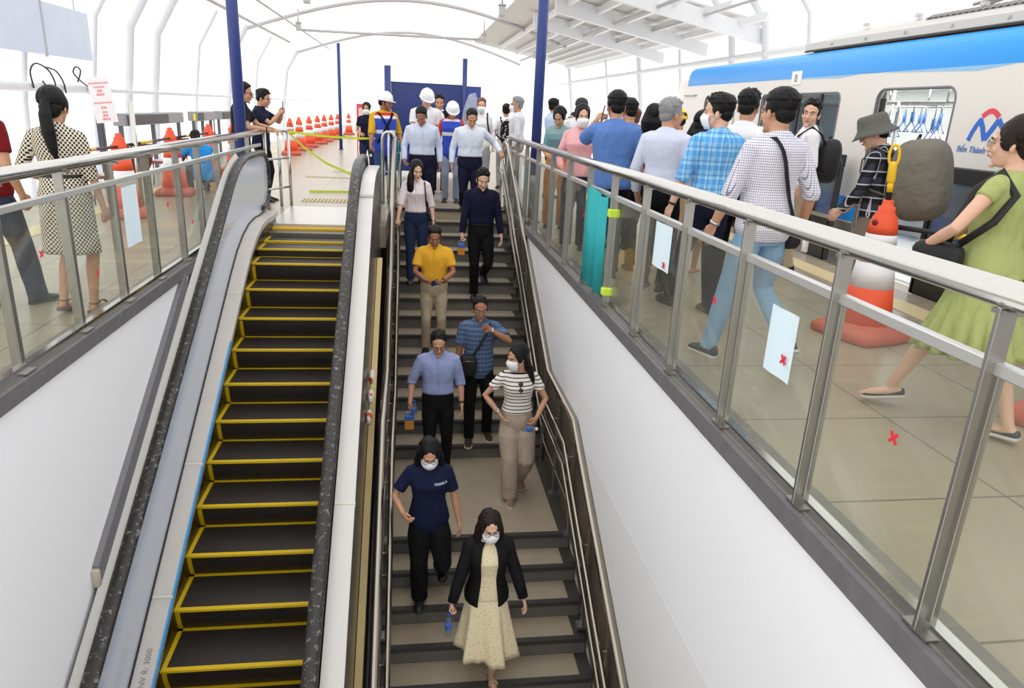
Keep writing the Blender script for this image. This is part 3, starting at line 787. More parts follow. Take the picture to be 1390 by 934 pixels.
def person(label, loc, yaw, h, sex='m', skin=1, hair='short', hairm=None, top=None, bottom=None, shoes=SHOEB, feet=None, hands=None, lean=0., sway=0., twist=0.,
           head=(0, 0), build=1., crouch=0., vox=.009, pose=('relax', 'relax'), elb=(None, None), face=True, glasses=None, mask=False, belt=True, sandal=False, headk=1.11, hipz=None, group=None, palm=(None, None), headroll=0):
    s = h/1.75; fem = sex == 'f'; pr = prof_f if fem else prof_m
    root = empty('person', loc, radians(yaw), label, 'person', group)
    S = lambda p: V(p)*s
    lean = radians(lean); twist = radians(twist)
    # feet (left, right): ankle-ground point relative to the root (metres), heading
    feet = feet or [(-.10, 0, 0, 6), (.10, 0, 0, -6)]
    hz = hipz if hipz else .945*s-crouch
    pel = V((sway, 0, hz))
    def T(p, o=0):          # torso frame -> root frame; p scaled
        x, y, z = p[0]*s, p[1]*s, p[2]*s; Ls = .5*s; t = max(0, min(1, z/Ls)); a = lean*t
        if abs(lean) < 1e-4: c = V((0, 0, z))
        else:
            R = Ls/lean; zz = min(max(z, 0), Ls); aa = lean*zz/Ls
            c = V((0, R*(1-cos(aa)), R*sin(aa)))
            if z > Ls: c += V((0, sin(lean), cos(lean)))*(z-Ls)
            if z < 0: c += V((0, 0, z))
        tw = twist*t; q = V((x*cos(tw)-y*sin(tw), x*sin(tw)+y*cos(tw), 0))
        return pel+c+V((q.x, q.y*cos(a), -q.y*sin(a)))
    def sect(z, o, seg=24, e=.86, wide=1., fold=None):
        rx, ry, yo = pr(z); rx = rx*build*wide+o; ry = ry*build*wide+o; r = []
        for k in range(seg):
            t = 2*pi*k/seg; cx, sx = cos(t), sin(t)
            x = math.copysign(abs(cx)**e, cx)*rx; y = math.copysign(abs(sx)**e, sx)*ry
            r.append(T((x, y+yo, z)))
        return r
    bw = (build-1)*.12
    sh = [T((sgn*(((.158 if fem else .182))+bw), -.012, .475)) for sgn in (-1, 1)]
    hip = [pel+V((sgn*.088*s, 0, -.03*s)) for sgn in (-1, 1)]
    ua, fa, th, shn = .285*s, .25*s, .43*s, .42*s
    # legs
    ank = []; knee = []; toe = []
    for i in (0, 1):
        fx, fy, fz, fyaw = feet[i][:4]; pit = radians(feet[i][4]) if len(feet[i]) > 4 else 0.
        fyr = radians(fyaw); A = V((fx, fy, fz+.085*s))
        fd = V((-sin(fyr), cos(fyr), 0))
        if pit: A = A+V((0, 0, .16*s*sin(pit)))
        k, A = ik(hip[i], A, th, shn, fd+V((0, 0, .1)))
        ank.append(A); knee.append(k); toe.append((fd*cos(pit)+V((0, 0, -sin(pit)))).normalized())
    # arms
    hands = hands or [None, None]
    wr = []; el = []
    for i, sgn in ((0, -1), (1, 1)):
        if hands[i] is None: tgt = sh[i]+V((sgn*.075*s, .06*s, -.505*s))
        else: tgt = V(hands[i])
        hint = V(elb[i]) if elb[i] else V((sgn*.5, -1, -.25))
        e, wv = ik(sh[i], tgt, ua, fa, hint); wr.append(wv); el.append(e)
    # ---- body skin
    m = MB()
    m.rings([sect(z, -.006) for z in (-.12, -.06, 0, .08, .18, .30, .41, .47, .515, .545, .575, .61)])
    for i, sgn in ((0, -1), (1, 1)):
        ak = .86 if fem else 1.0
        mid = sh[i].lerp(el[i], .5); mf = el[i].lerp(wr[i], .35)
        m.tube([T((sgn*.085, -.012, .492)), sh[i]], [.046*s*ak, .054*s*ak], 14, round_=True)
        m.tube([sh[i], mid, el[i], mf, wr[i], wr[i]+(wr[i]-el[i]).normalized()*.012], [.052*s*ak, .046*s*ak, .039*s*ak, .040*s*ak, .027*s*ak, .026*s*ak], 14, round_=True)
        lk = .96 if fem else 1.
        mt = hip[i].lerp(knee[i], .45); mc = knee[i].lerp(ank[i], .32)+V((0, -.012*s, 0))
        m.tube([hip[i], mt, knee[i], mc, ank[i]], [.082*s*lk, .072*s*lk, .052*s*lk, .052*s*lk, .034*s*lk], 14, round_=True)
        d = toe[i]; a = ank[i]; dn = V((0, 0, -1)); dn = (dn-d*dn.dot(d)).normalized()
        if not bottom or sandal or bottom.get('show'):
            m.tube([a-d*.035*s+dn*.045*s, a+d*.06*s+dn*.048*s, a+d*.125*s+dn*.058*s, a+d*.175*s+dn*.062*s], [.032*s, .036*s, .036*s, .022*s], 12, flat=(.75, 1.), up=(0, 0, 1), round_=True)
            m.tube([a, a-d*.02*s+dn*.05*s], [.034*s, .032*s], 10)
    neck0 = T((0, -.012, .545)); hp = T((0, 0, .58))
    hy, hpch = radians(head[0]), radians(head[1])
    tl = lean*.7
    MH = Matrix.Translation(T((0, .004, .585))) @ Matrix.Rotation(twist*.6+hy, 4, 'Z') @ Matrix.Rotation(-(tl+hpch), 4, 'X') @ Matrix.Rotation(radians(headroll), 4, 'Y') @ Matrix.Translation((0, .022*s, .115*s)) @ Matrix.Scale(s*headk, 4)
    m.tube([neck0, T((0, -.006, .585)), MH @ V((0, -.025, -.06))], [.060*s*(.84 if fem else 1), .054*s*(.84 if fem else 1), .052*s*(.86 if fem else 1)], 14)
    body = put('body', m, [SKIN[skin]], root, True, vox=vox, it=4)
    extra = [('hf' if fem else 'hm', MH)]
    for i, sgn in ((0, -1), (1, 1)):
        d = (wr[i]-el[i]).normalized()
        inward = V((-sgn, .15, 0)) if palm[i] is None else V(palm[i])      # palm normal
        pn = inward-d*inward.dot(d)
        pn = pn.normalized() if pn.length > 1e-4 else d.orthogonal()
        z = -pn; x = d.cross(z)
        # thumb side: right hand model has thumb on -X; mirror for the left one
        fl = 1 if i == 1 else -1
        R = Matrix(((x.x, d.x, z.x, 0), (x.y, d.y, z.y, 0), (x.z, d.z, z.z, 0), (0, 0, 0, 1)))
        sc_ = s*(.92 if fem else 1.0)
        MM = Matrix.Translation(wr[i]-d*.004) @ R @ Matrix.Diagonal((fl*sc_, sc_, sc_, 1))
        extra.append(('hand_'+pose[i], MM))
    BODYJOBS.append((body, extra))
    P = dict(root=root, T=T, MH=MH, sh=sh, el=el, wr=wr, hip=hip, knee=knee, ank=ank, s=s, pr=pr, build=build, sect=sect, fem=fem, toe=toe)
    # ---- hair
    if hair:
        BODYJOBS.append((put('hair', MB().add([(0, 0, 0), (0, .01, 0), (.01, 0, 0)], [(0, 1, 2)]), [hairm or HAIRB], root), [('hair_'+hair, MH)]))
    # ---- face
    if face:
        k = .94 if fem else 1
        for sg in (-1, 1):
            e = MB(); e.mi = 0; e.ell((sg*.031*k, .0805, .004), (.0125, .0065, .0050), 10)
            e.mi = 1; e.ell((sg*.031*k, .0838, .004), (.0062, .0044, .0052), 10)
            put('eye', e.xf(MH), [EYEW, EYEB], root)
            put('eyebrow', MB().tube([MH @ V((sg*.014*k, .092, .022)), MH @ V((sg*.032*k, .090, .028)), MH @ V((sg*.050*k, .078, .022))], [.0034*s, .0044*s, .0024*s], 6), hairm or HAIRB, root)
        if not mask:
            put('lips', MB().tube([MH @ V((-.022, .086, -.060)), MH @ V((-.008, .096, -.057)), MH @ V((.008, .096, -.057)), MH @ V((.022, .086, -.060))], [.002*s, .0055*s, .0055*s, .002*s], 8), LIP, root)
    if mask:
        mm = MB(); rs = []
        for zz, fr, wd in ((-.002, .098, .040), (-.014, .106, .056), (-.032, .118, .064), (-.055, .112, .062), (-.082, .100, .054), (-.110, .078, .040)):
            row = []
            for kk in range(9):
                t = (kk-4)/4; row.append(MH @ V((wd*1.12*sin(t*1.35), .01+(fr-.004)*cos(t*1.15)-.004, zz-abs(t)*.004)))
            inn = []
            for kk in range(8, -1, -1):
                t = (kk-4)/4; inn.append(MH @ V((wd*1.05*sin(t*1.35), .01+(fr-.012)*cos(t*1.15)-.004, zz-abs(t)*.004)))
            rs.append(row+inn)
        mm.rings(rs)
        for sg in (-1, 1):
            mm.tube([MH @ V((sg*.060, .05, -.02)), MH @ V((sg*.077, 0, .004))], .0018*s, 5); mm.tube([MH @ V((sg*.056, .05, -.08)), MH @ V((sg*.076, -.004, -.03))], .0018*s, 5)
        put('face_mask', mm, MASKM, root)
    if glasses:
        gm = MB()
        for sg in (-1, 1):
            gm.tube([MH @ V((sg*.034+.023*cos(a), .102-.004*abs(cos(a)), .002+.017*sin(a))) for a in [2*pi*q/14 for q in range(14)]], .0022*s, 6, closed=True)
            gm.tube([MH @ V((sg*.057, .096, .006)), MH @ V((sg*.073, .05, .008)), MH @ V((sg*.078, -.005, .004))], .0020*s, 6)
        gm.tube([MH @ V((-.011, .103, .005)), MH @ V((.011, .103, .005))], .002*s, 6)
        g = put('glasses', gm, mat('silver_frame', (170, 170, 172), .3, 1.) if glasses == 'silver' else GLASSF, root)
        lm = MB()
        for sg in (-1, 1):
            lm.add([MH @ V((sg*.034+.022*cos(a), .101, .002+.016*sin(a))) for a in [2*pi*q/14 for q in range(14)]], [tuple(range(14))])
        put('lens', lm, LENS, g)
    # ---- top garment
    if top:
        o = top.get('o', .016); hem = top.get('hem', -.09); m = MB(); neckz = top.get('neck', .575)
        zs = [z for z in (hem, hem+.012, -.02, .06, .14, .22, .30, .37, .43, .475, .515, .545, neckz) if hem <= z <= neckz]
        fl = top.get('flare', 0)
        if top.get('tuck', True) and hem > .0:
            rs = [sect(hem, .004), sect(hem+.02, o+.012)]+[sect(z, o+(.010 if z < .2 else 0)) for z in zs if z > hem+.03]
        else: rs = [sect(z, o+.008+fl*max(0, .15-z)) for z in zs if z < .2]+[sect(z, o) for z in zs if z >= .2]
        m.rings(rs)
        if top.get('collar'):
            cp = [T((.066*cos(a), -.012+.060*sin(a), .572+.012*(-sin(a)))) for a in [2*pi*q/16 for q in range(16)]]
            m.tube(cp, .013*s, 8, closed=True)
            for sg in (-1, 1): m.tube([T((sg*.020, .052, .560)), T((sg*.045, .080, .512))], [.013*s, .009*s], 6, round_=True)
        slv = top.get('sleeve', 'short')
        for i, sgn in ((0, -1), (1, 1)):
            ak = .88 if fem else 1.
            if slv is None: continue
            m.tube([T((sgn*.060, -.012, .500)), T((sgn*(.125 if fem else .145), -.012, .494)), sh[i], sh[i].lerp(el[i], .12)], [.056*s*ak, .062*s*ak, (.066)*s*ak, .062*s*ak], 16, round_=True)
            if slv == 'cap':
                m.tube([sh[i], sh[i].lerp(el[i], .28)], [.064*s*ak, .060*s*ak], 14, round_=False)
            elif slv == 'short':
                f = top.get('slen', .66)
                m.tube([sh[i].lerp(el[i], -.08), sh[i].lerp(el[i], .2), sh[i].lerp(el[i], f)], [.062*s*ak, .068*s*ak, .064*s*ak*top.get('sw', 1)], 16)
            elif slv == 'roll':
                f = el[i].lerp(wr[i], .12)
                m.tube([sh[i].lerp(el[i], -.08), sh[i].lerp(el[i], .3), el[i], f], [.062*s*ak, .064*s*ak, .058*s*ak, .057*s*ak], 16)
                m.tube([el[i].lerp(wr[i], -.02), el[i].lerp(wr[i], .16)], [.058*s*ak, .058*s*ak], 14)
            else:
                m.tube([sh[i].lerp(el[i], -.08), sh[i].lerp(el[i], .35), el[i], el[i].lerp(wr[i], .5), el[i].lerp(wr[i], .94)], [.062*s*ak, .060*s*ak, .054*s*ak, .050*s*ak, .042*s*ak], 16)
        put(top.get('name', 'shirt'), m, [top['mat']], root, True, vox=vox, it=5)
        if top.get('placket'):
            pl = MB()
            line = [(z, pr(z)) for z in (max(hem, .02)+.02, .14, .24, .34, .42, .48, .53)]
            rs = []
            for z, (rx, ry, yo) in line:
                y = ry*build+o+yo-.001
                rs.append([T((-.012, y, z)), T((.012, y, z)), T((.012, y+.005, z)), T((-.012, y+.005, z))])
            put('placket', pl.rings(rs), top['mat'], root)
    # ---- lower garment
    if bottom:
        k = bottom.get('kind', 'trousers'); bm = bottom['mat']
        if k == 'trousers':
            m = MB(); wide = bottom.get('wide', 1.); w0 = bottom.get('top', .115)
            m.rings([sect(z, .010+(.006 if z < .05 else 0)) for z in (-.13, -.08, -.03, .03, .08, w0)])
            for i, sgn in ((0, -1), (1, 1)):
                d = (ank[i]-knee[i]).normalized(); end = knee[i]+d*((ank[i]-knee[i]).length+.03*s)
                if bottom.get('crop'): end = knee[i].lerp(ank[i], bottom['crop'])
                a = hip[i]+V((0, 0, -.02*s))
                lk = build**.5
                m.tube([a, a.lerp(knee[i], .35), a.lerp(knee[i], .7), knee[i], knee[i].lerp(end, .4), knee[i].lerp(end, .8), end],
                       [.092*s*lk, .094*s*lk*(.5+.5*wide), .080*s*(.4+.6*wide), .068*s*(.3+.7*wide), .066*s*wide, .060*s*wide, .062*s*wide], 18)
            put('trousers', m, [bm], root, True, vox=vox, it=5)
            if belt:
                w1 = w0-.035
                b = put('belt', MB().rings([sect(z, .019) for z in (w1, w1+.005, w1+.032, w1+.036)]), bottom.get('belt', BELT), root)
                ry = pr(w1)[1]*build+.019+pr(w1)[2]
                put('buckle', MB().rings([[T((x, ry-.004, z)), T((x, ry+.006, z))] for x, z in ((-.02, w1+.003), (.02, w1+.003), (.02, w1+.034), (-.02, w1+.034))], cap=False, closed=True).box((0, 0, 0), (.0001, .0001, .0001), Matrix.Translation(T((0, ry-.01, w1+.02)))), bottom.get('buckle', BUCK), b)
        elif k in ('skirt', 'dress'):
            L = bottom['len']; nf = bottom.get('folds', 9); fl = bottom.get('flare', .10); amp = bottom.get('amp', .018); w0 = bottom.get('top', .16); sx = bottom.get('shift', 0.)
            rs = []; n = 16
            start = bottom.get('foldfrom', .25)
            for q in range(n+1):
                t = q/n; z = w0-(L+w0)*t if True else 0
                zt = max(z, -.02); rx, ry, yo = pr(zt)
                g = max(0, (-.02-z)); ga = max(0, (t-start)/(1-start))
                rx = (rx*build+.014)+fl*g*1.3; ry = (ry*build+.014)+fl*g*1.6
                row = []
                for kk in range(72):
                    a = 2*pi*kk/72; f = 1+amp/.17*ga*(cos(nf*a+.8*sin(2*a))+.35*cos((nf*2+1)*a+1))
                    ca, sa = cos(a), sin(a); e = .9
                    x = math.copysign(abs(ca)**e, ca)*rx*f; y = math.copysign(abs(sa)**e, sa)*ry*f
                    p = T((x, y+yo, zt))
                    if z < zt: p = p+V((sx*g*.5, bottom.get('shifty', 0)*g, (z-zt)*s + bottom.get('hemv', 0)*cos(a+.8)*ga*s))
                    row.append(p)
                rs.append(row)
            inner = [[p+(rs[-1-q][0:1][0]-rs[-1-q][0])*0+((sum(rs[-1-q], V())/72)-p)*.05 for p in rs[-1-q]] for q in range(0, 8)]
            put(bottom.get('name', 'skirt'), MB().rings(rs+inner), bm, root)
    # ---- shoes
    if shoes:
        for i, sgn in ((0, -1), (1, 1)):
            d = toe[i]; a = ank[i]; dn = V((0, 0, -1)); dn = (dn-d*dn.dot(d)).normalized(); sd = d.cross(dn)
            B = a+dn*.085*s
            if sandal == 'wedge':
                mm = MB(); rs = []
                for t, wd, hh in ((-.07, .026, .06), (-.03, .031, .062), (.04, .030, .045), (.10, .037, .03), (.15, .034, .024), (.18, .018, .022)):
                    c = B+d*t*s
                    rs.append([c+sd*wd*s-dn*(hh*.5)*s+V((0,0,.0)), c-sd*wd*s-dn*(hh*.5)*s, c-sd*wd*s+dn*0, c+sd*wd*s+dn*0])
                mm.rings(rs)
                for t in (-.015, .11, .13):
                    mm.tube([B+d*t*s+(sd*cos(q)*.041-dn*(.035+.045*sin(q)))*s for q in [pi*z/8 for z in range(9)]], .006*s, 6)
                mm.tube([a+(d*cos(q)*.040+sd*sin(q)*.038)*s for q in [2*pi*z/14 for z in range(14)]], .005*s, 6, closed=True)
                put('shoe', mm, shoes, root)
            else:
                low = fem and top is not None and (bottom or {}).get('show')
                mm = MB(); sl = 1.0 if not fem else .93
                secs = [(-.075, .022, .050 if low else .072), (-.06, .034, .058 if low else .090), (-.02, .038, .050 if low else .098), (.03, .040, .030 if low else .090), (.08, .045, .030 if low else .070), (.125, .047, .034 if low else .056), (.165, .040, .034 if low else .044), (.192, .020, .026)]
                rs = []
                for t, wd, hh in secs:
                    c = B+d*t*s*sl; row = []
                    for q in range(14):
                        a2 = 2*pi*q/14; zz = (sin(a2)*.5+.5)
                        row.append(c+sd*cos(a2)*wd*s*(1.04-.2*zz)-dn*(zz**.8*hh)*s)
                    rs.append(row)
                mm.rings(rs)
                so = put('shoe', mm, shoes, root)
                ss = MB(); rs = []
                for t, wd, hh in secs:
                    c = B+d*t*s*sl*1.02
                    rs.append([c+sd*wd*s*1.06-dn*.016*s, c-sd*wd*s*1.06-dn*.016*s, c-sd*wd*s*1.06+dn*.003*s, c+sd*wd*s*1.06+dn*.003*s])
                put('sole', ss.rings(rs), SOLE if shoes in (SHOEB,) else SOLEW, so)
    return P

def helmet(P, m):
    MH = P['MH']; mb = MB(); rs = []
    for z, g in ((.028, 1.0), (.045, 1.02), (.08, .98), (.11, .86), (.135, .62), (.150, .30), (.154, .08)):
        rs.append([MH @ V((.100*g*cos(a), -.010+.118*g*sin(a), z)) for a in [2*pi*q/24 for q in range(24)]])
    mb.rings(rs)
    mb.rings([[MH @ V((.112*cos(a), -.004+(.128+.035*max(0, sin(a)))*sin(a), z-.012*max(0, sin(a)))) for a in [2*pi*q/28 for q in range(28)]] for z in (.024, .032)])
    mb.tube([MH @ V((0, -.10, .10)), MH @ V((0, -.05, .148)), MH @ V((0, .03, .152)), MH @ V((0, .095, .10))], .012*P['s'], 8, round_=True)
    put('helmet', mb, m, P['root'])
    st = MB()
    for sg in (-1, 1): st.tube([MH @ V((sg*.082, .02, .03)), MH @ V((sg*.078, .02, -.04)), MH @ V((sg*.03, .045, -.115)), MH @ V((0, .055, -.122))], .004*P['s'], 6)
    put('chin_strap', st, BLACK, P['root'])
def cap_hat(P, m):
    MH = P['MH']; mb = MB(); rs = []
    for z, g in ((.035, 1.0), (.07, 1.0), (.10, .9), (.125, .66), (.138, .3), (.141, .05)):
        rs.append([MH @ V((.090*g*cos(a), -.012+.108*g*sin(a), z)) for a in [2*pi*q/20 for q in range(20)]])
    mb.rings(rs)
    mb.rings([[MH @ V((.080*cos(a), .05+.115*sin(a), z-.16*max(0, sin(a))*.2)) for a in [pi*q/10 for q in range(11)]] for z in (.038, .046)])
    put('cap', mb, m, P['root'])
def bucket_hat(P, m):
    MH = P['MH']; mb = MB(); rs = []
    for z, g in ((-.012, 1.66), (.012, 1.42), (.045, 1.16), (.09, 1.10), (.135, 1.02), (.152, .86), (.154, .1)):
        rs.append([MH @ V((.090*g*cos(a), -.008+.108*g*sin(a), z+(.006*sin(3*a) if g > 1.3 else 0))) for a in [2*pi*q/28 for q in range(28)]])
    mb.rings(rs, cap=True)
    put('hat', mb, m, P['root'])
def strap_loop(P, a, b, width=.02, off=.026, th=.006, z0=None, name='strap', m=None, parent=None, n=18):
    """strap that runs round the torso from a shoulder point down to the other hip (x-values a at the top, b at the bottom), front and back"""
    T, pr = P['T'], P['pr']; pts = []
    def surf(x, z, front):
        rx, ry, yo = pr(z); rx = rx*P['build']+off; ry = ry*P['build']+off
        q = max(0, 1-(abs(x)/rx)**2.3)**(1/2.3)
        return T((x, yo+(ry*q if front else -ry*q), z))
    zt, zb = .535, z0 if z0 is not None else .02
    fr = [surf(a+(b-a)*t, zt+(zb-zt)*t, True) for t in [i/n for i in range(n+1)]]
    bk = [surf(a+(b-a)*t, zt+(zb-zt)*t, False) for t in [i/n for i in range(n+1)]]
    return fr, bk
def ribbon(pts, P, wd, th=.004):
    return MB().tube(pts, wd, 8, flat=(1., .28), up=(0, 0, 1))
def watch(P, i, m=None):
    a, b = P['el'][i], P['wr'][i]; p = a.lerp(b, .92)
    d = (b-a).normalized(); u = d.orthogonal().normalized(); w_ = d.cross(u)
    mb = MB().tube([p-d*.009, p+d*.009], .034*P['s'], 14)
    mb.ell(p+V((0, 0, .03*P['s'])), (.018, .018, .010), 12)
    put('wristwatch', mb, m or BLACK, P['root'])
def world(P, p): return P['root'].matrix_basis @ V(p) if False else Matrix.Translation(P['root'].location) @ Matrix.Rotation(P['root'].rotation_euler[2], 4, 'Z') @ V(p)
def hand_at(P, i, f=.08):
    d = (P['wr'][i]-P['el'][i]).normalized()
    return world(P, P['wr'][i]+d*f)

# ------------------------------------------------------------------ people on the stairs
NAVY = cloth('navy_cloth', (24, 26, 50)); BLK = cloth('black_cloth', (20, 19, 22)); JEAN = cloth('dark_jeans', (34, 46, 74))
BLOUSE = cloth('white_blouse', (232, 220, 222)); KHAKI = cloth('khaki_cotton', (190, 172, 146)); GOLD = cloth('yellow_polo', (234, 176, 52))
PALEB = cloth('pale_blue_shirt', (206, 214, 236)); PALEB2 = cloth('very_pale_blue_shirt', (222, 228, 242)); WHT = cloth('white_cotton', (240, 240, 244)); GREYT = cloth('grey_trousers', (150, 152, 158))
BAGB = mat('black_bag', (22, 22, 24), .6, bump=.3, bscale=30)
STEELW = mat('watch_steel', (190, 190, 194), .25, 1.)
def shirt(m, **k): d = dict(mat=m, sleeve='short', hem=-.09, tuck=False); d.update(k); return d
def tucked(m, **k): d = dict(mat=m, sleeve='long', hem=.085, tuck=True, collar=True, placket=True); d.update(k); return d
def trs(m, **k): d = dict(kind='trousers', mat=m); d.update(k); return d

S1 = person('woman in white blouse and dark jeans descending with one hand on the left stair rail', (.07, 10.56, -.87), 180, 1.73, 'f', 0, 'swept',
            top=tucked(BLOUSE, sleeve='roll'), bottom=trs(JEAN), belt=False, feet=[(-.08, .08, 0, 4), (.08, .36, -.174, -4)],
            hands=[(-.25, .08, .90), (.265, .24, .93)], pose=('relax', 'grip'), head=(12, 14), palm=(None, (0, -.2, -1)))
watch(S1, 0, STEELW)
S2 = person('young man in dark navy shirt and black trousers descending with a carton', (1.0, 10.27, -1.044), 180, 1.85, 'm', 0, 'short',
            top=tucked(cloth('midnight_shirt', (20, 22, 48)), sleeve='long'), bottom=trs(BLK), feet=[(-.09, -.27, .174, 4, 20), (.08, .03, 0, -3)],
            hands=[(-.29, .10, .93), (.29, .14, .88)], pose=('relax', 'grip'), head=(3, 20))
S3 = person('man in yellow polo shirt reading a phone on the stairs', (.30, 9.28, -1.566), 180, 1.70, 'm', 2, 'crop',
            top=dict(mat=GOLD, sleeve='short', hem=.06, tuck=True, collar=True, placket=True, slen=.72, sw=1.08), bottom=trs(KHAKI, belt=mat('brown_belt', (92, 54, 28), .5)), build=1.06,
            hands=[(-.10, .27, 1.05), (.10, .27, 1.05)], pose=('hold', 'hold'), head=(0, 18), palm=((.3, -.3, 1), (-.3, -.3, 1)), elb=((-.9, -.5, -.3), (.9, -.5, -.3)))
watch(S3, 0, mat('brown_strap', (90, 56, 34), .6))
S4 = person('man in blue plaid short sleeved shirt raising a hand to his face', (.80, 7.98, -2.262), 180, 1.78, 'm', 2, 'thin', glasses='silver',
            top=shirt(pattern('slate_plaid', (84, 104, 136), [(0, 22, .3, (58, 74, 104), .6), (2, 18, .25, (120, 140, 168), .5), (2, 18, .1, (40, 50, 76), .6, .5)]), hem=-.13, collar=True, slen=.74, sw=1.12),
            bottom=trs(BLK), feet=[(-.13, -.06, 0, 10), (.10, .10, 0, -6)], hands=[(-.11, .21, 1.47), (.27, .05, .88)], pose=('hold', 'relax'), elb=((-1, .3, -.6), None), palm=((.3, .4, .2), None),
            head=(0, 6), shoes=mat('brown_sandal', (60, 40, 30), .6), belt=False)
watch(S4, 0, STEELW)
S5 = person('man in blue long sleeved shirt with glasses carrying juice cartons', (.30, 7.45, -2.436), 180, 1.72, 'm', 1, 'thin', glasses='dark',
            top=tucked(cloth('cornflower_shirt', (152, 162, 206)), sleeve='roll'), bottom=trs(BLK), build=1.04, feet=[(-.10, -.04, 0, 8), (.09, .16, 0, -6)],
            hands=[(-.265, .08, .90), (.31, .10, .93)], pose=('relax', 'grip'), head=(0, 18))
watch(S5, 0)
STRIPE = pattern('breton_stripe', (236, 230, 222), [(2, 26, .26, (40, 36, 42), 1)])
S6 = person('woman in striped tee and beige trousers turning her masked head', (1.12, 6.88, -2.436), 183, 1.74, 'f', 1, 'long', mask=True,
            top=dict(mat=STRIPE, sleeve='short', hem=.07, tuck=True, slen=.6, neck=.535), bottom=trs(cloth('oatmeal_cotton', (186, 168, 150)), wide=1.5), belt=False,
            feet=[(-.10, -.16, .02, 4, 28), (.06, .10, 0, -4)], hands=[(-.17, .20, 1.02), (.21, .10, 1.04)], pose=('hold', 'relax'), elb=((-1, -.4, -.2), (1, -.4, -.2)), head=(-62, 8), shoes=mat('tan_trainer', (140, 116, 86), .7),
            palm=((.6, .3, -.5), (-.8, .3, .2)))
watch(S6, 1, STEELW)
t = empty('sunglasses', S6['root'].location, S6['root'].rotation_euler[2], 'dark sunglasses hooked on the neckline of the striped tee', 'sunglasses')
for z_ in (.44, .375):
    c_ = S6['T']((0, .148 if z_ < .4 else .128, z_)); put('sunglass_lens', MB().ell(c_, (.026, .010, .022), 14), mat('tinted_lens', (64, 40, 34), .2), t)
put('sunglass_arm', MB().tube([S6['T']((0, .125, .47)), S6['T']((.006, .14, .41)), S6['T']((0, .155, .35))], .005, 6), GLASSF, t)
S7 = person('woman in navy polo and black trousers with bowed masked face', (.16, 5.64, -2.784), 180, 1.66, 'f', 1, 'shoulder', mask=True, glasses='dark', build=1.08,
            top=shirt(cloth('navy_polo', (24, 30, 60)), hem=-.12, collar=True, slen=.74, sw=1.1), bottom=trs(BLK, wide=1.35), belt=False,
            feet=[(-.13, -.16, .174, 3), (.08, .04, 0, -3)], hands=[(-.27, .06, .86), (.22, .24, 1.06)], pose=('relax', 'hold'), elb=(None, (.8, -.8, -.4)), head=(0, 22))
SPOT = spots('cream_floral', (240, 226, 190), (206, 168, 104), 38, .2)
S8 = person('woman in black blazer over long cream floral dress wearing mask and glasses', (.64, 5.03, -3.132), 180, 1.62, 'f', 0, 'shoulder', HAIRD, mask=True, glasses='dark',
            top=dict(mat=SPOT, sleeve=None, hem=-.03, tuck=False, neck=.57, name='dress_bodice'), bottom=dict(kind='dress', mat=SPOT, len=.57, top=.17, folds=7, amp=.03, flare=.12, name='dress', show=True, hemv=.05, shifty=.12, shift=-.05),
            feet=[(-.06, .06, 0, 4), (.08, -.22, .174, -4)], hands=[(-.30, .10, .86), (.30, .12, .86)], pose=('relax', 'grip'), head=(4, 8), shoes=mat('beige_sandal', (206, 186, 156), .6), sandal='wedge')
# blazer: open-fronted shell with sleeves
def jacket(P, m, name, o=.034, hem=-.16, gap=.42, sleeves=True, top=.555):
    mb = MB(); rs = []; zs = [hem+(top-hem)*q/14 for q in range(15)]
    for z in zs:
        rx, ry, yo = P['pr'](z); g = gap*(1 if z < .36 else 1-.25*(z-.36)/.2)
        g2 = g+(.25*(1-(z-hem)/.12) if z < hem+.12 else 0)
        row = []; inn = []
        for q in range(29):
            a = pi/2+g2+(2*pi-2*g2)*q/28
            for off, L in ((o, row), (o-.012, inn)):
                fl = .05*max(0, .12-z)
                L.append(P['T'](((rx*P['build']+off+fl)*math.copysign(abs(cos(a))**.88, cos(a)), (ry*P['build']+off+fl)*math.copysign(abs(sin(a))**.88, sin(a))+yo, z)))
        rs.append(row+inn[::-1])
    mb.rings(rs)
    s = P['s']; ak = .9 if P['fem'] else 1
    if sleeves:
        for i in (0, 1):
            a, b, c = P['sh'][i], P['el'][i], P['wr'][i]
            sg = -1 if i == 0 else 1
            mb.tube([P['T']((sg*.05, -.012, .515)), P['T']((sg*.13, -.012, .505)), a, a.lerp(b, .15)], [.062*s, .070*s, .080*s, .074*s], 16, round_=True)
            mb.tube([a.lerp(b, -.12), a.lerp(b, .15), a.lerp(b, .5), b, b.lerp(c, .5), b.lerp(c, .98)], [.066*s*ak, .078*s*ak, .070*s*ak, .064*s*ak, .060*s*ak, .052*s*ak], 18)
    return put(name, mb, m, P['root'])
jacket(S8, cloth('black_blazer', (22, 21, 24), .7, .35), 'blazer')
S9 = person('stout man in pale blue shirt looking down at the top of the stairs', (.17, 12.0, -.174), 180, 1.78, 'm', 2, 'crop', build=1.18,
            top=tucked(PALEB), bottom=trs(NAVY), feet=[(-.09, -.28, .174, 3), (.09, .02, 0, -3)], hands=[(-.29, .04, .93), (.28, .14, .96)], head=(-10, 26), pose=('relax', 'grip'), lean=6)
S10 = person('smiling man in pale shirt holding the right stair rail at the top step', (.95, 11.98, -.174), 180, 1.78, 'm', 1, 'thin', build=1.16, hairm=HAIRD,
             top=tucked(PALEB2), bottom=trs(NAVY), feet=[(-.09, .02, 0, 3), (.09, -.28, .174, -3)], hands=[(-.50, .10, 1.14), (.30, .06, .93)], head=(4, 24), pose=('grip', 'relax'), lean=6, palm=((0, -.2, -1), None))

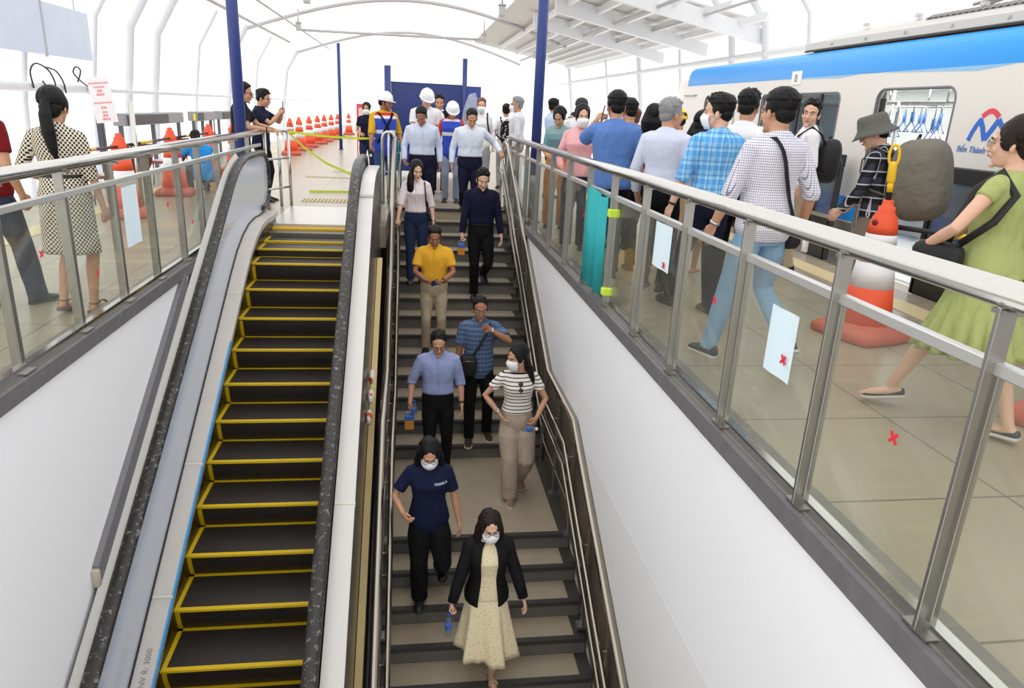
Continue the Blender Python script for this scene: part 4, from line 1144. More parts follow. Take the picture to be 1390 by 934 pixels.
# ------------------------------------------------------------------ people at the head of the stairs
HVB = (46, 74, 190)
VEST = zbands('blue_work_vest', [(0, HVB), (1.16, (220, 226, 236)), (1.22, HVB), (1.40, (226, 226, 232)), (1.45, (206, 40, 36))])
HELM = mat('white_helmet', (244, 244, 246), .3)
T1 = person('worker in white helmet and blue vest over yellow shirt behind the escalator', (-.46, 12.75, 0), 200, 1.77, 'm', 2, 'crop',
            top=shirt(cloth('mustard_shirt', (214, 166, 40)), sleeve='roll', hem=-.1), bottom=trs(cloth('work_jeans', (54, 78, 130))), belt=False, hands=[(-.27, .10, .98), (.30, .22, .96)], pose=('relax', 'grip'), head=(52, 4))
def vest(P, m, o=.036, hem=-.16):
    mb = MB().rings([P['sect'](z, o) for z in (hem, -.06, .06, .16, .28, .38, .46, .51, .535)])
    return put('vest', mb, [m], P['root'], True, vox=.01, it=3)
vest(T1, VEST); helmet(T1, HELM)
for a_, b_ in ((-.12, .15), (.12, -.15)):
    fr_, bk_ = strap_loop(T1, a_, b_, off=.052, z0=.06)
    put('harness_strap', MB().tube(fr_+bk_[::-1], .020, 8, flat=(.3, 1.), closed=True), BLK, T1['root'])
T2 = person('tall man in white shirt and white helmet beside the blue board', (.25, 13.25, 0), 172, 1.88, 'm', 0, 'crop', top=shirt(WHT, collar=True, placket=True), bottom=trs(NAVY), head=(24, 24), build=1.1, hands=[(-.26, .06, .9), (.2, .25, 1.02)])
helmet(T2, HELM)
T3 = person('man in open white collar standing behind the white helmeted man', (.53, 14.4, 0), 180, 1.82, 'm', 1, 'short', top=shirt(WHT, collar=True), bottom=trs(BLK), head=(0, 8), build=1.0)
jacket(T3, BLK, 'jacket', .03, -.1, .5)
T4 = person('worker in red patterned top and blue vest with white helmet', (.70, 13.05, 0), 176, 1.70, 'f', 1, 'lowpony', top=shirt(spots('red_floral', (196, 40, 48), (240, 220, 210), 60, .22), sleeve='short', slen=.8), bottom=trs(cloth('pale_jeans', (150, 160, 182))), belt=False, head=(10, 30))
vest(T4, VEST); helmet(T4, HELM)
T5 = person('masked person with reddish hair in loose white shirt and grey trousers', (1.36, 14.6, 0), 175, 1.80, 'f', 0, 'crop', HAIRR, mask=True, top=shirt(WHT, sleeve='long', collar=True, hem=-.16), bottom=trs(GREYT, wide=1.3), belt=False, head=(0, 5))
T6 = person('person in white shirt seen from behind with patterned backpack', (1.98, 15.6, 0), 0, 1.72, 'm', 1, 'short', top=shirt(WHT), bottom=trs(GREYT), face=True)
T7 = person('masked man in light grey shirt facing left near the right blue column', (2.02, 14.2, 0), 75, 1.84, 'm', 1, 'short', HAIRG, mask=True, top=tucked(cloth('light_grey_shirt', (222, 222, 228))), bottom=trs(cloth('taupe_trousers', (168, 160, 152))), head=(12, 0), build=1.12)
T8 = person('distant masked woman in navy top beside the red notice board', (-.96, 16.4, 0), 185, 1.62, 'f', 1, 'lowpony', mask=True, top=shirt(NAVY, slen=.6), bottom=trs(JEAN), belt=False, head=(-8, 5), hands=[(-.1, .22, 1.0), (.14, .2, 1.0)], pose=('hold', 'hold'))
# ------------------------------------------------------------------ people left of the stairwell
L1 = person('man in black polo and glasses leaning on the left railing by the blue column', (-2.50, 11.35, 0), -92, 1.81, 'm', 1, 'crop', glasses='dark', top=shirt(cloth('black_polo', (30, 30, 34)), slen=.7, collar=True), bottom=trs(BLK), hands=[(-.22, .44, 1.19), (.10, .42, 1.19)], lean=8, head=(-2, 6), palm=((0, 0, -1), (0, 0, -1)))
watch(L1, 1)
L2 = person('man in navy shirt raising a phone to take a picture', (-2.42, 12.45, 0), -95, 1.74, 'm', 1, 'short', top=shirt(NAVY, slen=.7), bottom=trs(BLK), hands=[(-.05, .34, 1.44), (.10, .34, 1.42)], lean=4, head=(-6, 12), pose=('hold', 'hold'), elb=((-.8, -.1, -1), (.8, -.1, -1)))
HOUND = pattern('houndstooth', (222, 210, 190), [(0, 30, .55, (30, 26, 26), .95), (2, 30, .45, (222, 210, 190), 1)])
def houndstooth():
    m, nt, b = newmat('houndstooth_dress'); b.inputs['Roughness'].default_value = .85
    tc = N(nt, 'ShaderNodeTexCoord'); sp = N(nt, 'ShaderNodeSeparateXYZ'); nt.links.new(tc.outputs['Object'], sp.inputs[0])
    o = []
    for ax, f in ((0, 62), (2, 62)):
        mu = N(nt, 'ShaderNodeMath', operation='MULTIPLY'); mu.inputs[1].default_value = f*pi; nt.links.new(girth(nt, sp) if ax == 0 else sp.outputs[ax], mu.inputs[0])
        s_ = N(nt, 'ShaderNodeMath', operation='SINE'); nt.links.new(mu.outputs[0], s_.inputs[0]); o.append(s_)
    pr = N(nt, 'ShaderNodeMath', operation='MULTIPLY'); nt.links.new(o[0].outputs[0], pr.inputs[0]); nt.links.new(o[1].outputs[0], pr.inputs[1])
    g = N(nt, 'ShaderNodeMath', operation='GREATER_THAN'); g.inputs[1].default_value = .06; nt.links.new(pr.outputs[0], g.inputs[0])
    mx = N(nt, 'ShaderNodeMix', data_type='RGBA'); mx.inputs[6].default_value = lin((224, 212, 192)); mx.inputs[7].default_value = lin((28, 25, 25))
    nt.links.new(g.outputs[0], mx.inputs[0]); nt.links.new(mx.outputs[2], b.inputs['Base Color'])
    return m
HT = houndstooth()
L3 = person('woman in black and cream checked dress with long ponytail seen from behind', (-2.49, 5.62, 0), -6, 1.60, 'f', 1, 'pony', top=dict(mat=HT, sleeve='roll', hem=-.02, tuck=False, collar=True, name='dress_bodice', neck=.565), build=1.1,
            bottom=dict(kind='dress', mat=HT, len=.42, top=.17, folds=6, amp=.010, flare=.035, name='dress', show=True), feet=[(-.13, .0, .0, 2, 8), (.08, .03, 0, -4)], hands=[(-.22, .16, .98), (.24, .04, .80)], shoes=mat('brown_wedge', (110, 82, 66), .7), sandal='wedge', head=(4, 4))
put('belt', MB().rings([L3['sect'](z, .026) for z in (.165, .17, .195, .2)]), BELT, L3['root'])
L4 = person('person in dark red top and blue grey trousers cut by the left frame edge', (-3.10, 5.80, 0), -20, 1.66, 'm', 1, 'short', top=shirt(cloth('maroon_shirt', (120, 22, 30)), slen=.7, hem=-.14), bottom=trs(cloth('slate_trousers', (54, 62, 82)), wide=1.25), belt=False, build=1.05, feet=[(-.10, -.1, 0, 4), (.12, .16, 0, -10)])
L5 = person('person in bright blue shirt crouching behind the left railing', (-3.62, 13.4, 0), 35, 1.66, 'm', 1, 'short', top=shirt(cloth('azure_shirt', (44, 150, 226)), slen=.8), bottom=trs(NAVY), belt=False, hipz=.30, lean=28, feet=[(-.14, .28, 0, 8), (.14, .28, 0, -8)], hands=[(-.22, .55, .62), (.10, .52, .60)], head=(0, 18))

# ------------------------------------------------------------------ crowd on the right platform
R1 = person('man in pale blue shirt aiming a camera right of the blue column', (2.72, 14.2, 0), -70, 1.85, 'm', 1, 'crop', top=tucked(cloth('sky_shirt', (196, 212, 240))), bottom=trs(NAVY), hands=[(-.08, .40, 1.52), (.10, .40, 1.52)], pose=('hold', 'hold'), head=(0, 0), elb=((-1, -.2, -1), (1, -.2, -1)))
R2 = person('woman in teal and orange outfit looking down behind the railing', (2.10, 10.4, 0), 168, 1.69, 'f', 1, 'lowpony', top=shirt(zbands('teal_orange_blouse', [(0, (216, 150, 92)), (1.12, (104, 142, 150)), (1.34, (132, 164, 166))]), sleeve='long', hem=-.2), bottom=trs(cloth('rust_trousers', (196, 128, 76)), wide=1.3), belt=False, head=(-14, 26), hands=[(-.1, .26, 1.05), (.12, .26, 1.02)], pose=('hold', 'hold'))
R3 = person('man in dark baseball cap standing behind the pink blouse', (2.62, 11.4, 0), 178, 1.82, 'm', 1, 'crop', top=shirt(WHT), bottom=trs(GREYT), head=(-5, 2))
cap_hat(R3, mat('dark_cap', (44, 44, 54), .7))
R4 = person('masked woman in pink blouse behind the railing', (2.03, 8.75, 0), 165, 1.70, 'f', 0, 'bun', mask=True, top=shirt(cloth('pink_blouse', (236, 176, 178)), sleeve='long', hem=-.02, collar=True), bottom=trs(cloth('ink_trousers', (36, 48, 70)), wide=1.3), belt=False, head=(12, 6), build=1.05, hands=[(-.18, .2, 1.0), (.2, .2, 1.0)])
R5 = person('man in blue short sleeved shirt seen from behind holding a phone to his ear', (2.00, 7.15, 0), -2, 1.82, 'm', 1, 'crop', top=shirt(cloth('royal_shirt', (94, 130, 194)), slen=.85, sw=1.18, collar=True, hem=-.06), bottom=trs(BLK), build=1.12, hands=[(-.18, .09, 1.56), (.35, .03, .88)], elb=((-.35, .5, -1), None), pose=('hold', 'relax'), palm=((1, 0, 0), None), head=(2, 0))
R6 = person('dark haired person in slate grey shirt half hidden by the blue shirted man', (2.62, 8.75, 0), 5, 1.79, 'm', 1, 'short', top=shirt(cloth('slate_shirt', (122, 130, 156)), slen=.8), bottom=trs(BLK), head=(6, 4))
R7 = person('woman with black bob and white tee seen from behind', (2.50, 7.5, 0), -3, 1.72, 'f', 1, 'bob', top=shirt(cloth('ivory_tee', (238, 234, 228)), slen=.75, hem=-.05), bottom=trs(BLK), belt=False)
R8 = person('person holding up a phone behind the bob haired woman', (2.98, 9.8, 0), 55, 1.70, 'm', 1, 'crop', HAIRR, top=shirt(NAVY), bottom=trs(BLK), hands=[(-.06, .36, 1.50), (.08, .36, 1.5)], pose=('hold', 'hold'), elb=((-1, -.2, -1), (1, -.2, -1)))
R9 = person('grey haired man in pale striped shirt looking right', (2.36, 6.62, 0), -40, 1.76, 'm', 1, 'quiff', HAIRG, top=tucked(pattern('fine_stripe', (216, 218, 236), [(0, 60, .3, (190, 196, 226), .6)])), bottom=trs(BLK), head=(-34, 2), build=1.1)
R10 = person('girl in pale pink top behind the grey haired man', (3.15, 8.8, 0), -50, 1.62, 'f', 0, 'lowpony', top=shirt(cloth('blush_top', (240, 206, 196))), bottom=trs(GREYT), belt=False)
R18 = person('worker in yellow helmet deep in the crowd by the train', (3.70, 9.95, 0), 10, 1.70, 'm', 1, 'crop', top=shirt(WHT), bottom=trs(NAVY))
helmet(R18, mat('yellow_helmet', (240, 206, 40), .35))
R11 = person('woman with long loose hair in pleated beige dress', (3.0, 7.4, 0), -38, 1.68, 'f', 1, 'long', HAIRB, top=dict(mat=cloth('sand_dress', (222, 186, 144)), sleeve='short', hem=-.02, tuck=False, name='dress_bodice', neck=.55), bottom=dict(kind='dress', mat=cloth('sand_dress', (222, 186, 144)), len=.55, top=.17, folds=16, amp=.012, flare=.10, foldfrom=.05, name='dress', show=True), head=(-10, 8), hands=[(-.2, .2, 1.0), (.2, .22, 1.0)], shoes=mat('tan_shoe', (176, 140, 110), .6))
PLAID = pattern('azure_plaid', (150, 206, 240), [(0, 9, .45, (64, 156, 228), .6), (2, 9, .45, (64, 156, 228), .6), (0, 18, .18, (206, 234, 250), .3), (2, 18, .16, (206, 234, 250), .3), (0, 9, .12, (52, 110, 196), .5, .35), (2, 9, .1, (52, 110, 196), .5, .3)])
R12 = person('masked man in blue checked shirt seen from behind at the railing', (2.50, 5.80, 0), 8, 1.79, 'm', 0, 'short', mask=True, top=shirt(PLAID, sleeve='roll', hem=.0, collar=True), bottom=trs(NAVY), build=1.02, feet=[(-.12, .26, 0, 6), (.10, -.04, 0, -8)], hands=[(-.33, .06, .90), (.30, .12, .98)], head=(52, 2))
watch(R12, 0)
R13 = person('man in plain white shirt photographing the train with raised arms', (2.98, 6.35, 0), -42, 1.86, 'm', 1, 'short', glasses='dark', top=tucked(cloth('crisp_white', (240, 238, 242)), sleeve='long'), bottom=trs(BLK), hands=[(-.10, .40, 1.36), (.12, .40, 1.50)], pose=('hold', 'hold'), elb=((-1, -.1, -1), (1, .1, -.4)), head=(4, 4))
watch(R13, 1)
GRID = pattern('grid_check', (236, 234, 242), [(0, 62, .2, (108, 106, 146), .8), (2, 62, .2, (108, 106, 146), .8)])
R14 = person('man in white grid checked shirt walking away with black shoulder strap', (2.35, 4.52, 0), 14, 1.80, 'm', 1, 'crop', top=shirt(GRID, sleeve='roll', hem=-.10, collar=True), bottom=trs(cloth('light_jeans', (138, 172, 204))), belt=False, build=1.06, feet=[(-.18, .16, 0, 6), (.16, -.22, .01, -4, 34)], hands=[(-.29, .16, .93), (.33, .0, .95)], head=(4, 0), shoes=mat('grey_trainer', (66, 68, 76), .7))
watch(R14, 0, STEELW)
R15 = person('smiling man in white shirt with black backpack beside the train', (4.33, 7.65, 0), 72, 1.85, 'm', 0, 'short', top=shirt(WHT, sleeve='long', collar=True, placket=True), bottom=trs(cloth('stone_chinos', (190, 172, 146))), head=(66, 2), headroll=-6)
FLAN = pattern('black_flannel', (60, 62, 74), [(0, 9, .45, (24, 24, 30), .8), (2, 9, .45, (24, 24, 30), .8), (0, 9, .10, (210, 210, 218), .8, .6), (2, 9, .10, (210, 210, 218), .8, .6)])
R16 = person('person in grey bucket hat and dark plaid shirt carrying a huge backpack', (4.08, 5.85, 0), 36, 1.70, 'm', 0, 'thin', top=shirt(FLAN, sleeve='long', hem=-.16, collar=True), bottom=trs(cloth('olive_grey_trousers', (128, 116, 102)), wide=1.2), belt=False, lean=14, head=(24, 10), hands=[(-.24, .22, .92), (.24, .30, .95)])
bucket_hat(R16, mat('grey_hat', (98, 98, 92), .9, bump=.3, bscale=30))
GRN = cloth('sage_dress', (170, 178, 114))
R17 = person('woman in sage green dress with glasses walking left past the cone', (3.10, 3.40, 0), 24, 1.68, 'f', 0, 'bun', HAIRD, glasses='silver', top=dict(mat=GRN, sleeve='cap', hem=-.02, tuck=False, name='dress_bodice', neck=.565), build=1.12,
             bottom=dict(kind='dress', mat=GRN, len=.46, top=.17, folds=17, amp=.022, flare=.17, foldfrom=.5, name='dress', show=True), feet=[(-.04, .36, 0, 38, 10), (.05, -.28, 0, 0, 4)], hands=[(-.24, .24, 1.02), (-.14, .27, .98)], pose=('hold', 'hold'), shoes=mat('navy_flat', (34, 40, 58), .5), head=(14, 2), elb=((-1, -.5, -.3), (1, .2, -.3)))

# ------------------------------------------------------------------ carried things
def obj_at(name, mb, m, loc, label, cat, rz=0., parent=None, group=None, **k):
    o = put(name, mb, m, parent, **k); o.location = loc; o.rotation_euler = (0, 0, rz)
    return tag(o, label, cat, group)
def bottle(loc, label, rz=0, capc=(40, 70, 170), lab=(60, 110, 200), tilt=0.):
    t = empty('water_bottle', loc, rz, label, 'bottle'); t.rotation_euler = (tilt, 0, rz)
    put('bottle_body', MB().lathe([(.004, 0), (.029, .003), (.031, .02), (.029, .05), (.031, .08), (.031, .13), (.024, .165), (.013, .185), (.013, .195)]), glass('clear_plastic', (225, 232, 238), .12, 1.), t)
    put('label_band', MB().lathe([(.0315, .07), (.0318, .071), (.0318, .118), (.0315, .119)]), mat('bottle_label_%d' % lab[0], lab, .5), t)
    put('bottle_cap', MB().lathe([(.015, .192), (.016, .194), (.016, .212), (.014, .214)]), mat('bottle_cap_%d' % capc[0], capc, .5), t)
    return t
def carton(loc, label, rz=0.):
    t = empty('juice_carton', loc, rz, label, 'carton')
    put('box', MB().box((-.05, -.04, 0), (.05, .04, .105), bev=.004), mat('orange_print', (216, 142, 46), .5, var=.3, vscale=24), t, False)
    put('box_top', MB().box((-.0505, -.0405, .105), (.0505, .0405, .165), bev=.006), mat('blue_print', (54, 110, 196), .5, var=.25, vscale=30), t, False)
    put('carry_loop', MB().tube([(-.03, 0, .163), (-.025, 0, .20), (.025, 0, .20), (.03, 0, .163)], .004, 8), mat('carton_loop', (190, 210, 236), .5), t)
    return t
p = hand_at(S2, 1, .10); carton((p.x, p.y-.01, p.z-.20), 'blue and orange juice carton held by the young man in navy shirt')
p = hand_at(S5, 1, .10); carton((p.x, p.y-.01, p.z-.20), 'blue and orange juice carton held by the man in blue shirt with rolled sleeves')
p = hand_at(S5, 1, .08); bottle((p.x+.05, p.y-.03, p.z-.09), 'small water bottle carried with the juice carton by the blue shirted man')
p = hand_at(S8, 1, .10); bottle((p.x, p.y-.02, p.z-.19), 'clear water bottle with blue cap held by the woman in black blazer')
p = hand_at(S6, 0, .10); bottle((p.x-.10, p.y-.03, p.z-.02), 'clear water bottle tucked in the hand of the woman in striped tee', capc=(225, 225, 230), tilt=1.2, rz=.6)
def phone(loc, rot, label, parent=None, scr=True):
    t = empty('phone', loc, 0, label, 'phone'); t.rotation_euler = rot
    put('phone_body', MB().box((-.037, -.005, -.075), (.037, .005, .075), bev=.004), mat('phone_case', (34, 36, 48), .35), t, False)
    put('screen', MB().box((-.033, -.0062, -.070), (.033, -.0048, .070)), mat('dark_screen', (40, 56, 96), .12), t, False)
    return t
a = (hand_at(S3, 0, .11)+hand_at(S3, 1, .11))/2; phone((a.x, a.y-.0, a.z+.035), (-1.0, 1.57, 0), 'dark phone held in both hands by the man in yellow polo')
a = (hand_at(L2, 0, .10)+hand_at(L2, 1, .10))/2; phone((a.x, a.y, a.z+.03), (0, 0, radians(90)), 'phone raised by the man in navy shirt at the left railing')
a = hand_at(R5, 0, .09); phone((a.x+.03, a.y, a.z+.02), (.2, .2, radians(80)), 'phone pressed to the ear of the man in blue short sleeves')
a = (hand_at(R13, 0, .10)+hand_at(R13, 1, .10))/2; phone((a.x, a.y, a.z+.04), (-.1, 0, radians(-42)), 'phone held up toward the train by the man in plain white shirt')
a = (hand_at(R8, 0, .10)+hand_at(R8, 1, .10))/2; phone((a.x, a.y, a.z+.04), (0, 1.57, radians(55)), 'phone held sideways behind the bob haired woman')
a = hand_at(T1, 1, .09)
t = empty('walkie_talkie', (a.x, a.y, a.z-.12), 0, 'black hand radio held by the worker in yellow sleeves', 'radio')
put('radio_case', MB().box((-.03, -.02, 0), (.03, .02, .13), bev=.006), BLACK, t, False); put('aerial', MB().tube([(.018, 0, .13), (.018, 0, .25)], .006, 8), BLACK, t); put('radio_label', MB().box((-.02, -.022, .03), (.02, -.0195, .07)), mat('pale_label', (220, 220, 220), .5), t, False)
a = (hand_at(R1, 0, .10)+hand_at(R1, 1, .10))/2
t = empty('camera_device', (a.x, a.y, a.z+.02), radians(-70), 'black camera held up by the man in pale blue shirt', 'camera')
put('camera_housing', MB().box((-.065, -.03, -.045), (.065, .03, .045), bev=.01).box((-.025, -.03, .045), (.025, .03, .065), bev=.008), BLACK, t, False); put('camera_lens', MB().tube([(0, .03, 0), (0, .10, 0)], .034, 16), BLACK, t)
# bags and straps
def bag_strap(P, a, b, label, bagc=(0, 0), wd=.018, bag=True, z0=.02, size=(.12, .05, .10), m=None, strap=None):
    m = m or BAGB
    fr, bk = strap_loop(P, a, b, off=.034, z0=z0)
    t = empty('shoulder_bag', P['root'].location, P['root'].rotation_euler[2], label, 'bag')
    if strap: put('strap', MB().tube([P['T'](q) for q in strap], .022, 8, flat=(.35, 1.)), m, t)
    else: put('strap', MB().tube(fr+bk[::-1], wd, 8, flat=(.25, 1.), closed=True), m, t)
    if bag:
        c = P['T']((bagc[0], bagc[1], bagc[2])); mb = MB(); mb.ell(c, size, 20, e=.55)
        put('pouch', mb, m, t); put('zip', MB().tube([c+V((-size[0]*.8, size[1]*.9, size[2]*.45)), c+V((0, size[1]*1.02, size[2]*.55)), c+V((size[0]*.8, size[1]*.9, size[2]*.45))], .004, 6), STEELD, t)
    return t
bag_strap(S4, -.12, .13, 'black sling bag across the chest of the man in plaid shirt', (.13, .16, .06), .016, size=(.10, .055, .13), z0=.06)
bag_strap(S1, -.12, -.16, 'black shoulder strap and small bag on the woman in white blouse', (-.20, -.04, .04), .010, size=(.05, .09, .09), z0=.06)
bag_strap(R14, -.09, .15, 'black strap bag worn across the back of the man in grid checked shirt', (.19, -.02, -.06), .026, size=(.055, .11, .10), z0=-.04)
bag_strap(R11, .10, -.15, 'dark strap and small bag worn over the pleated beige dress', (-.17, .05, .02), .010, size=(.05, .09, .08), z0=.02)
t = bag_strap(R17, 0, 0, 'black braided strap handbag at the side of the woman in green', (-.24, .17, .06), bag=True, size=(.06, .13, .10), strap=[(-.23, .14, .14), (-.19, .125, .30), (-.145, .10, .45), (-.135, -.01, .555), (-.150, -.11, .44), (-.205, -.06, .30), (-.235, .07, .16)])
def backpack(P, label, w=.16, h=.24, d=.10, m=None, zc=.30, dy=0., pat=None, dx=0., pocket=True):
    m = m or BAGB
    t = empty('backpack', P['root'].location, P['root'].rotation_euler[2], label, 'backpack')
    yb = -(P['pr'](zc)[1]*P['build']+.025+d); c = P['T']((dx, yb+dy, zc)); mb = MB()
    L = P['T']((0, 0, .45))-P['T']((0, 0, .2)); tilt = atan2(L.y, L.z)
    R = Matrix.Rotation(-tilt, 3, 'X')
    mb.ell(c, (w, d, h), 28, R, e=.62)
    put('pack_body', mb, m, t)
    mb = MB().ell(c+R @ V((0, -d*.82, -h*.30)), (w*.72, d*.36, h*.48), 20, R, e=.6)
    if pocket: put('front_pocket', mb, m, t)
    for sg in (-1, 1):
        T = P['T']; x = sg*.115*P['build']
        def sf(z, front, xx):
            rx, ry, yo = P['pr'](z); rx = rx*P['build']+.034; ry = ry*P['build']+.034; q = max(0, 1-(abs(xx)/rx)**2.3)**(1/2.3)
            return T((xx, yo+(ry*q if front else -ry*q), z))
        pts = [T((x*.8, yb+d*.6, zc+h*.7/P['s'])), sf(.50, False, x), T((x, -.012, .575)), sf(.48, True, x), sf(.38, True, x*1.1), sf(.26, True, x*1.3), T((sg*(P['pr'](.2)[0]*P['build']+.045), 0, .20)), T((x*1.1, yb+d*.6, .12))]
        put('strap', MB().tube(pts, .022, 8, flat=(.3, 1.)), m if pat is None else BAGB, t)
    put('grab_loop', MB().tube([c+R @ V((-.03, d*.2, h*.97)), c+R @ V((-.02, d*.1, h*1.10)), c+R @ V((.02, d*.1, h*1.10)), c+R @ V((.03, d*.2, h*.97))], .007, 8), BAGB, t)
    return t
backpack(R7, 'black backpack on the woman with black bob', .15, .22, .08, zc=.22)
backpack(R15, 'black backpack of the smiling man beside the train', .15, .24, .12, zc=.24)
backpack(R16, 'huge grey green backpack on the person in bucket hat', .27, .34, .21, mat('olive_canvas', (112, 108, 96), .8, bump=.8, bscale=6, dist=.06), zc=.27, pocket=False)
backpack(T6, 'black and white patterned backpack near the stair head', .14, .24, .09, spots('black_white_print', (28, 28, 30), (225, 225, 228), 22, .32), zc=.26)
backpack(T5, 'small pack with dark straps worn by the masked red haired person', .13, .2, .07, zc=.28)

# ------------------------------------------------------------------ traffic cones
def cone(loc, label, group=None, rz=0., sc_=1.):
    t = empty('traffic_cone', loc, rz, label, 'traffic cone', group); t.scale = (sc_,)*3
    b = MB()
    prof = [(.30, 0), (.315, .02), (.31, .07), (.27, .10), (.215, .13)]
    rs = []
    for r_, z in prof:
        row = []
        for k in range(32):
            a = 2*pi*k/32; q = max(abs(cos(a)), abs(sin(a))); e = 1/(q**.75) if z < .11 else 1/(q**.2)
            row.append(V((r_*e*cos(a)*.96, r_*e*sin(a)*.96, z)))
        rs.append(row)
    put('base', b.rings(rs), mat('cone_base', (206, 96, 78), .7, var=.15), t)
    R = lambda z: .205-(z-.13)*(.095/.72)
    def seg(z0, z1, name, m): put(name, MB().lathe([(R(z0), z0), (R(z1), z1)], seg=28), m, t)
    seg(.12, .42, 'lower_body', ORANGE); seg(.42, .62, 'white_band', CWHITE); seg(.62, .76, 'middle_body', ORANGE); seg(.76, .84, 'white_band', CWHITE)
    put('top_body', MB().lathe([(R(.84), .84), (.105, .90), (.088, .97), (.062, 1.01), (.06, 1.05), (.042, 1.055), (.04, 1.09), (.036, 1.10)], seg=28), ORANGE, t)
    put('bar_socket', MB().tube([(-.108, 0, .93), (.108, 0, .93)], .022, 12), mat('socket_dark', (120, 40, 30), .6), t)
    return t
c0 = cone((3.66, 5.12, 0), 'large orange and white traffic cone beside the backpacker at right', rz=.3)
def cpy(loc, label, group=None, rz=0.):
    c = copy_tree(c0); c.location = loc; c.rotation_euler = (0, 0, rz); c['label'] = label
    if group: c['group'] = group
    return c
cpy((-3.87, 10.45, 0), 'orange traffic cone in front of the pole with the red lettered sheet', rz=.2)
cpy((-3.98, 12.95, 0), 'orange traffic cone left of the crouching person in blue', rz=.1)
cpy((-4.0, 15.4, 0), 'orange traffic cone just right of the crouching person behind the railing', rz=.3)
cpy((-4.05, 17.7, 0), 'orange traffic cone immediately left of the left blue column', rz=.1)
far = [(-3.73, 23.7), (-3.79, 26.0), (-3.75, 28.2), (-3.74, 30.6), (-3.71, 32.7), (-3.66, 35.0), (-3.6, 37.4), (-3.36, 41.)]
fl = ['nearest cone of the far row, half hidden by the leaning men', 'second cone of the far row left of the slim post', 'third cone of the far row left of the slim post', 'fourth cone of the far row left of the slim post', 'fifth cone of the far row left of the slim post',
      'sixth cone of the far row left of the slim post', 'last cone of the far row just left of the slim post', 'cone standing apart right of the slim blue post']
for (x, y), l in zip(far, fl): cpy((x, y, 0), l, 'cones in the far row', rz=y)
cpy((3.86, 3.32, 0), 'orange cone base showing behind the green dress at the right edge', rz=.4)
# retractable yellow and black bars
def bar(a, b, label, loop=False):
    a, b = V(a), V(b); t = empty('barrier_bar', a, 0, label, 'barrier bar'); d = b-a
    put('black_tube', MB().tube([V(), d], .020, 12), BLACK, t)
    put('yellow_sleeve', MB().tube([d*.33, d*.58], .0225, 12), YELLOW, t)
    if loop:
        e = d.normalized(); u = V((.8, -.6, 0))
        put('loop_handle', MB().tube([d*.62, d], .030, 12, round_=True), YELLOW, t)
        put('loop', MB().tube([d+e*(.07+.08*sin(q))+u*.035*cos(q) for q in [2*pi*i/18 for i in range(18)]], .011, 8, closed=True), YELLOW, t)
    return t
bar((3.74, 5.09, .90), (4.60, 4.55, .84), 'black and yellow barrier bar running right from the nearest cone')
bar((3.66, 5.12, 1.06), (3.65, 5.14, 1.36), 'upright bar with yellow loop handle on top of the nearest cone', True)
bar((-3.88, 10.56, .93), (-3.97, 12.84, .93), 'black barrier bar between the two nearest left cones')
bar((-3.87, 10.34, .93), (-3.75, 8.0, .97), 'black barrier bar reaching left from the cone below the sign')
bar((-3.98, 13.06, .93), (-4.0, 15.29, .93), 'black barrier bar behind the crouching person in blue')

# ------------------------------------------------------------------ blue columns and posts
def column(loc, r, h, label, sq=False):
    t = empty('steel_column', loc, 0, label, 'column')
    put('shaft', MB().tube([(0, 0, 0), (0, 0, h)], r, 24), BLUEC, t); put('foot_plate', MB().box((-r*1.6, -r*1.6, 0), (r*1.6, r*1.6, .02)), BLUEC, t, False)
    put('seam_strip', MB().box((r*.98, -.01, 0), (r*1.06, .01, h)), mat('navy_paint_light', (70, 88, 150), .4), t, False)
    return t
column((-2.30, 10.45, 0), .072, 5.2, 'tall navy blue column behind the left railing')
column((1.85, 10.9, 0), .072, 5.2, 'tall navy blue column behind the right railing')
column((-2.54, 27.4, 0), .055, 3.6, 'slim navy post standing alone beside the far row of cones')
column((-.56, 18.0, 0), .075, 2.5, 'navy post at the left end of the blue hoarding')
column((1.26, 18.1, 0), .055, 2.75, 'thin navy post at the right joint of the blue hoarding')
t = empty('hoarding', (.4, 18.15, 0), 0, 'dark blue hoarding board behind the helmeted workers', 'hoarding')
put('board', MB().box((-.88, -.02, .1), (.86, .02, 2.15)), mat('hoarding_blue', (32, 52, 120), .25), t, False)
put('board', MB().box((.88, .02, .1), (1.27, .06, 2.14)), mat('hoarding_blue_light', (52, 70, 150), .3), t, False)
put('frame_rail', MB().box((-.9, -.03, 1.54), (.86, -.018, 1.57)).box((-.9, -.03, 2.13), (.86, .03, 2.16)).box((.08, -.03, .1), (.10, -.018, 2.14)), BLUEC, t, False)
rs = []
for k in range(9):
    a = k/8; z = 1.95-1.1*a; wd = .08+.10*sin(pi*min(1, a*1.1))+.05*a; c = 1.42+.0*a-.06*a
    rs.append([V((c-.4-wd+.9-.9, -.05-.05*sin(a*5), z)), V((c-.4+wd, -.05-.05*sin(a*5+1), z+.05)), V((c-.4+wd, -.06-.05*sin(a*5+1), z+.05)), V((c-.4-wd, -.06-.05*sin(a*5), z))])
o = put('plastic_sheet', MB().rings(rs), glass('plastic_film', (225, 235, 250), .35, 1., (230, 236, 246))); o.location = (.42, 18.0, 0); tag(o, 'crumpled clear plastic sheet hanging on the blue hoarding', 'plastic sheet')
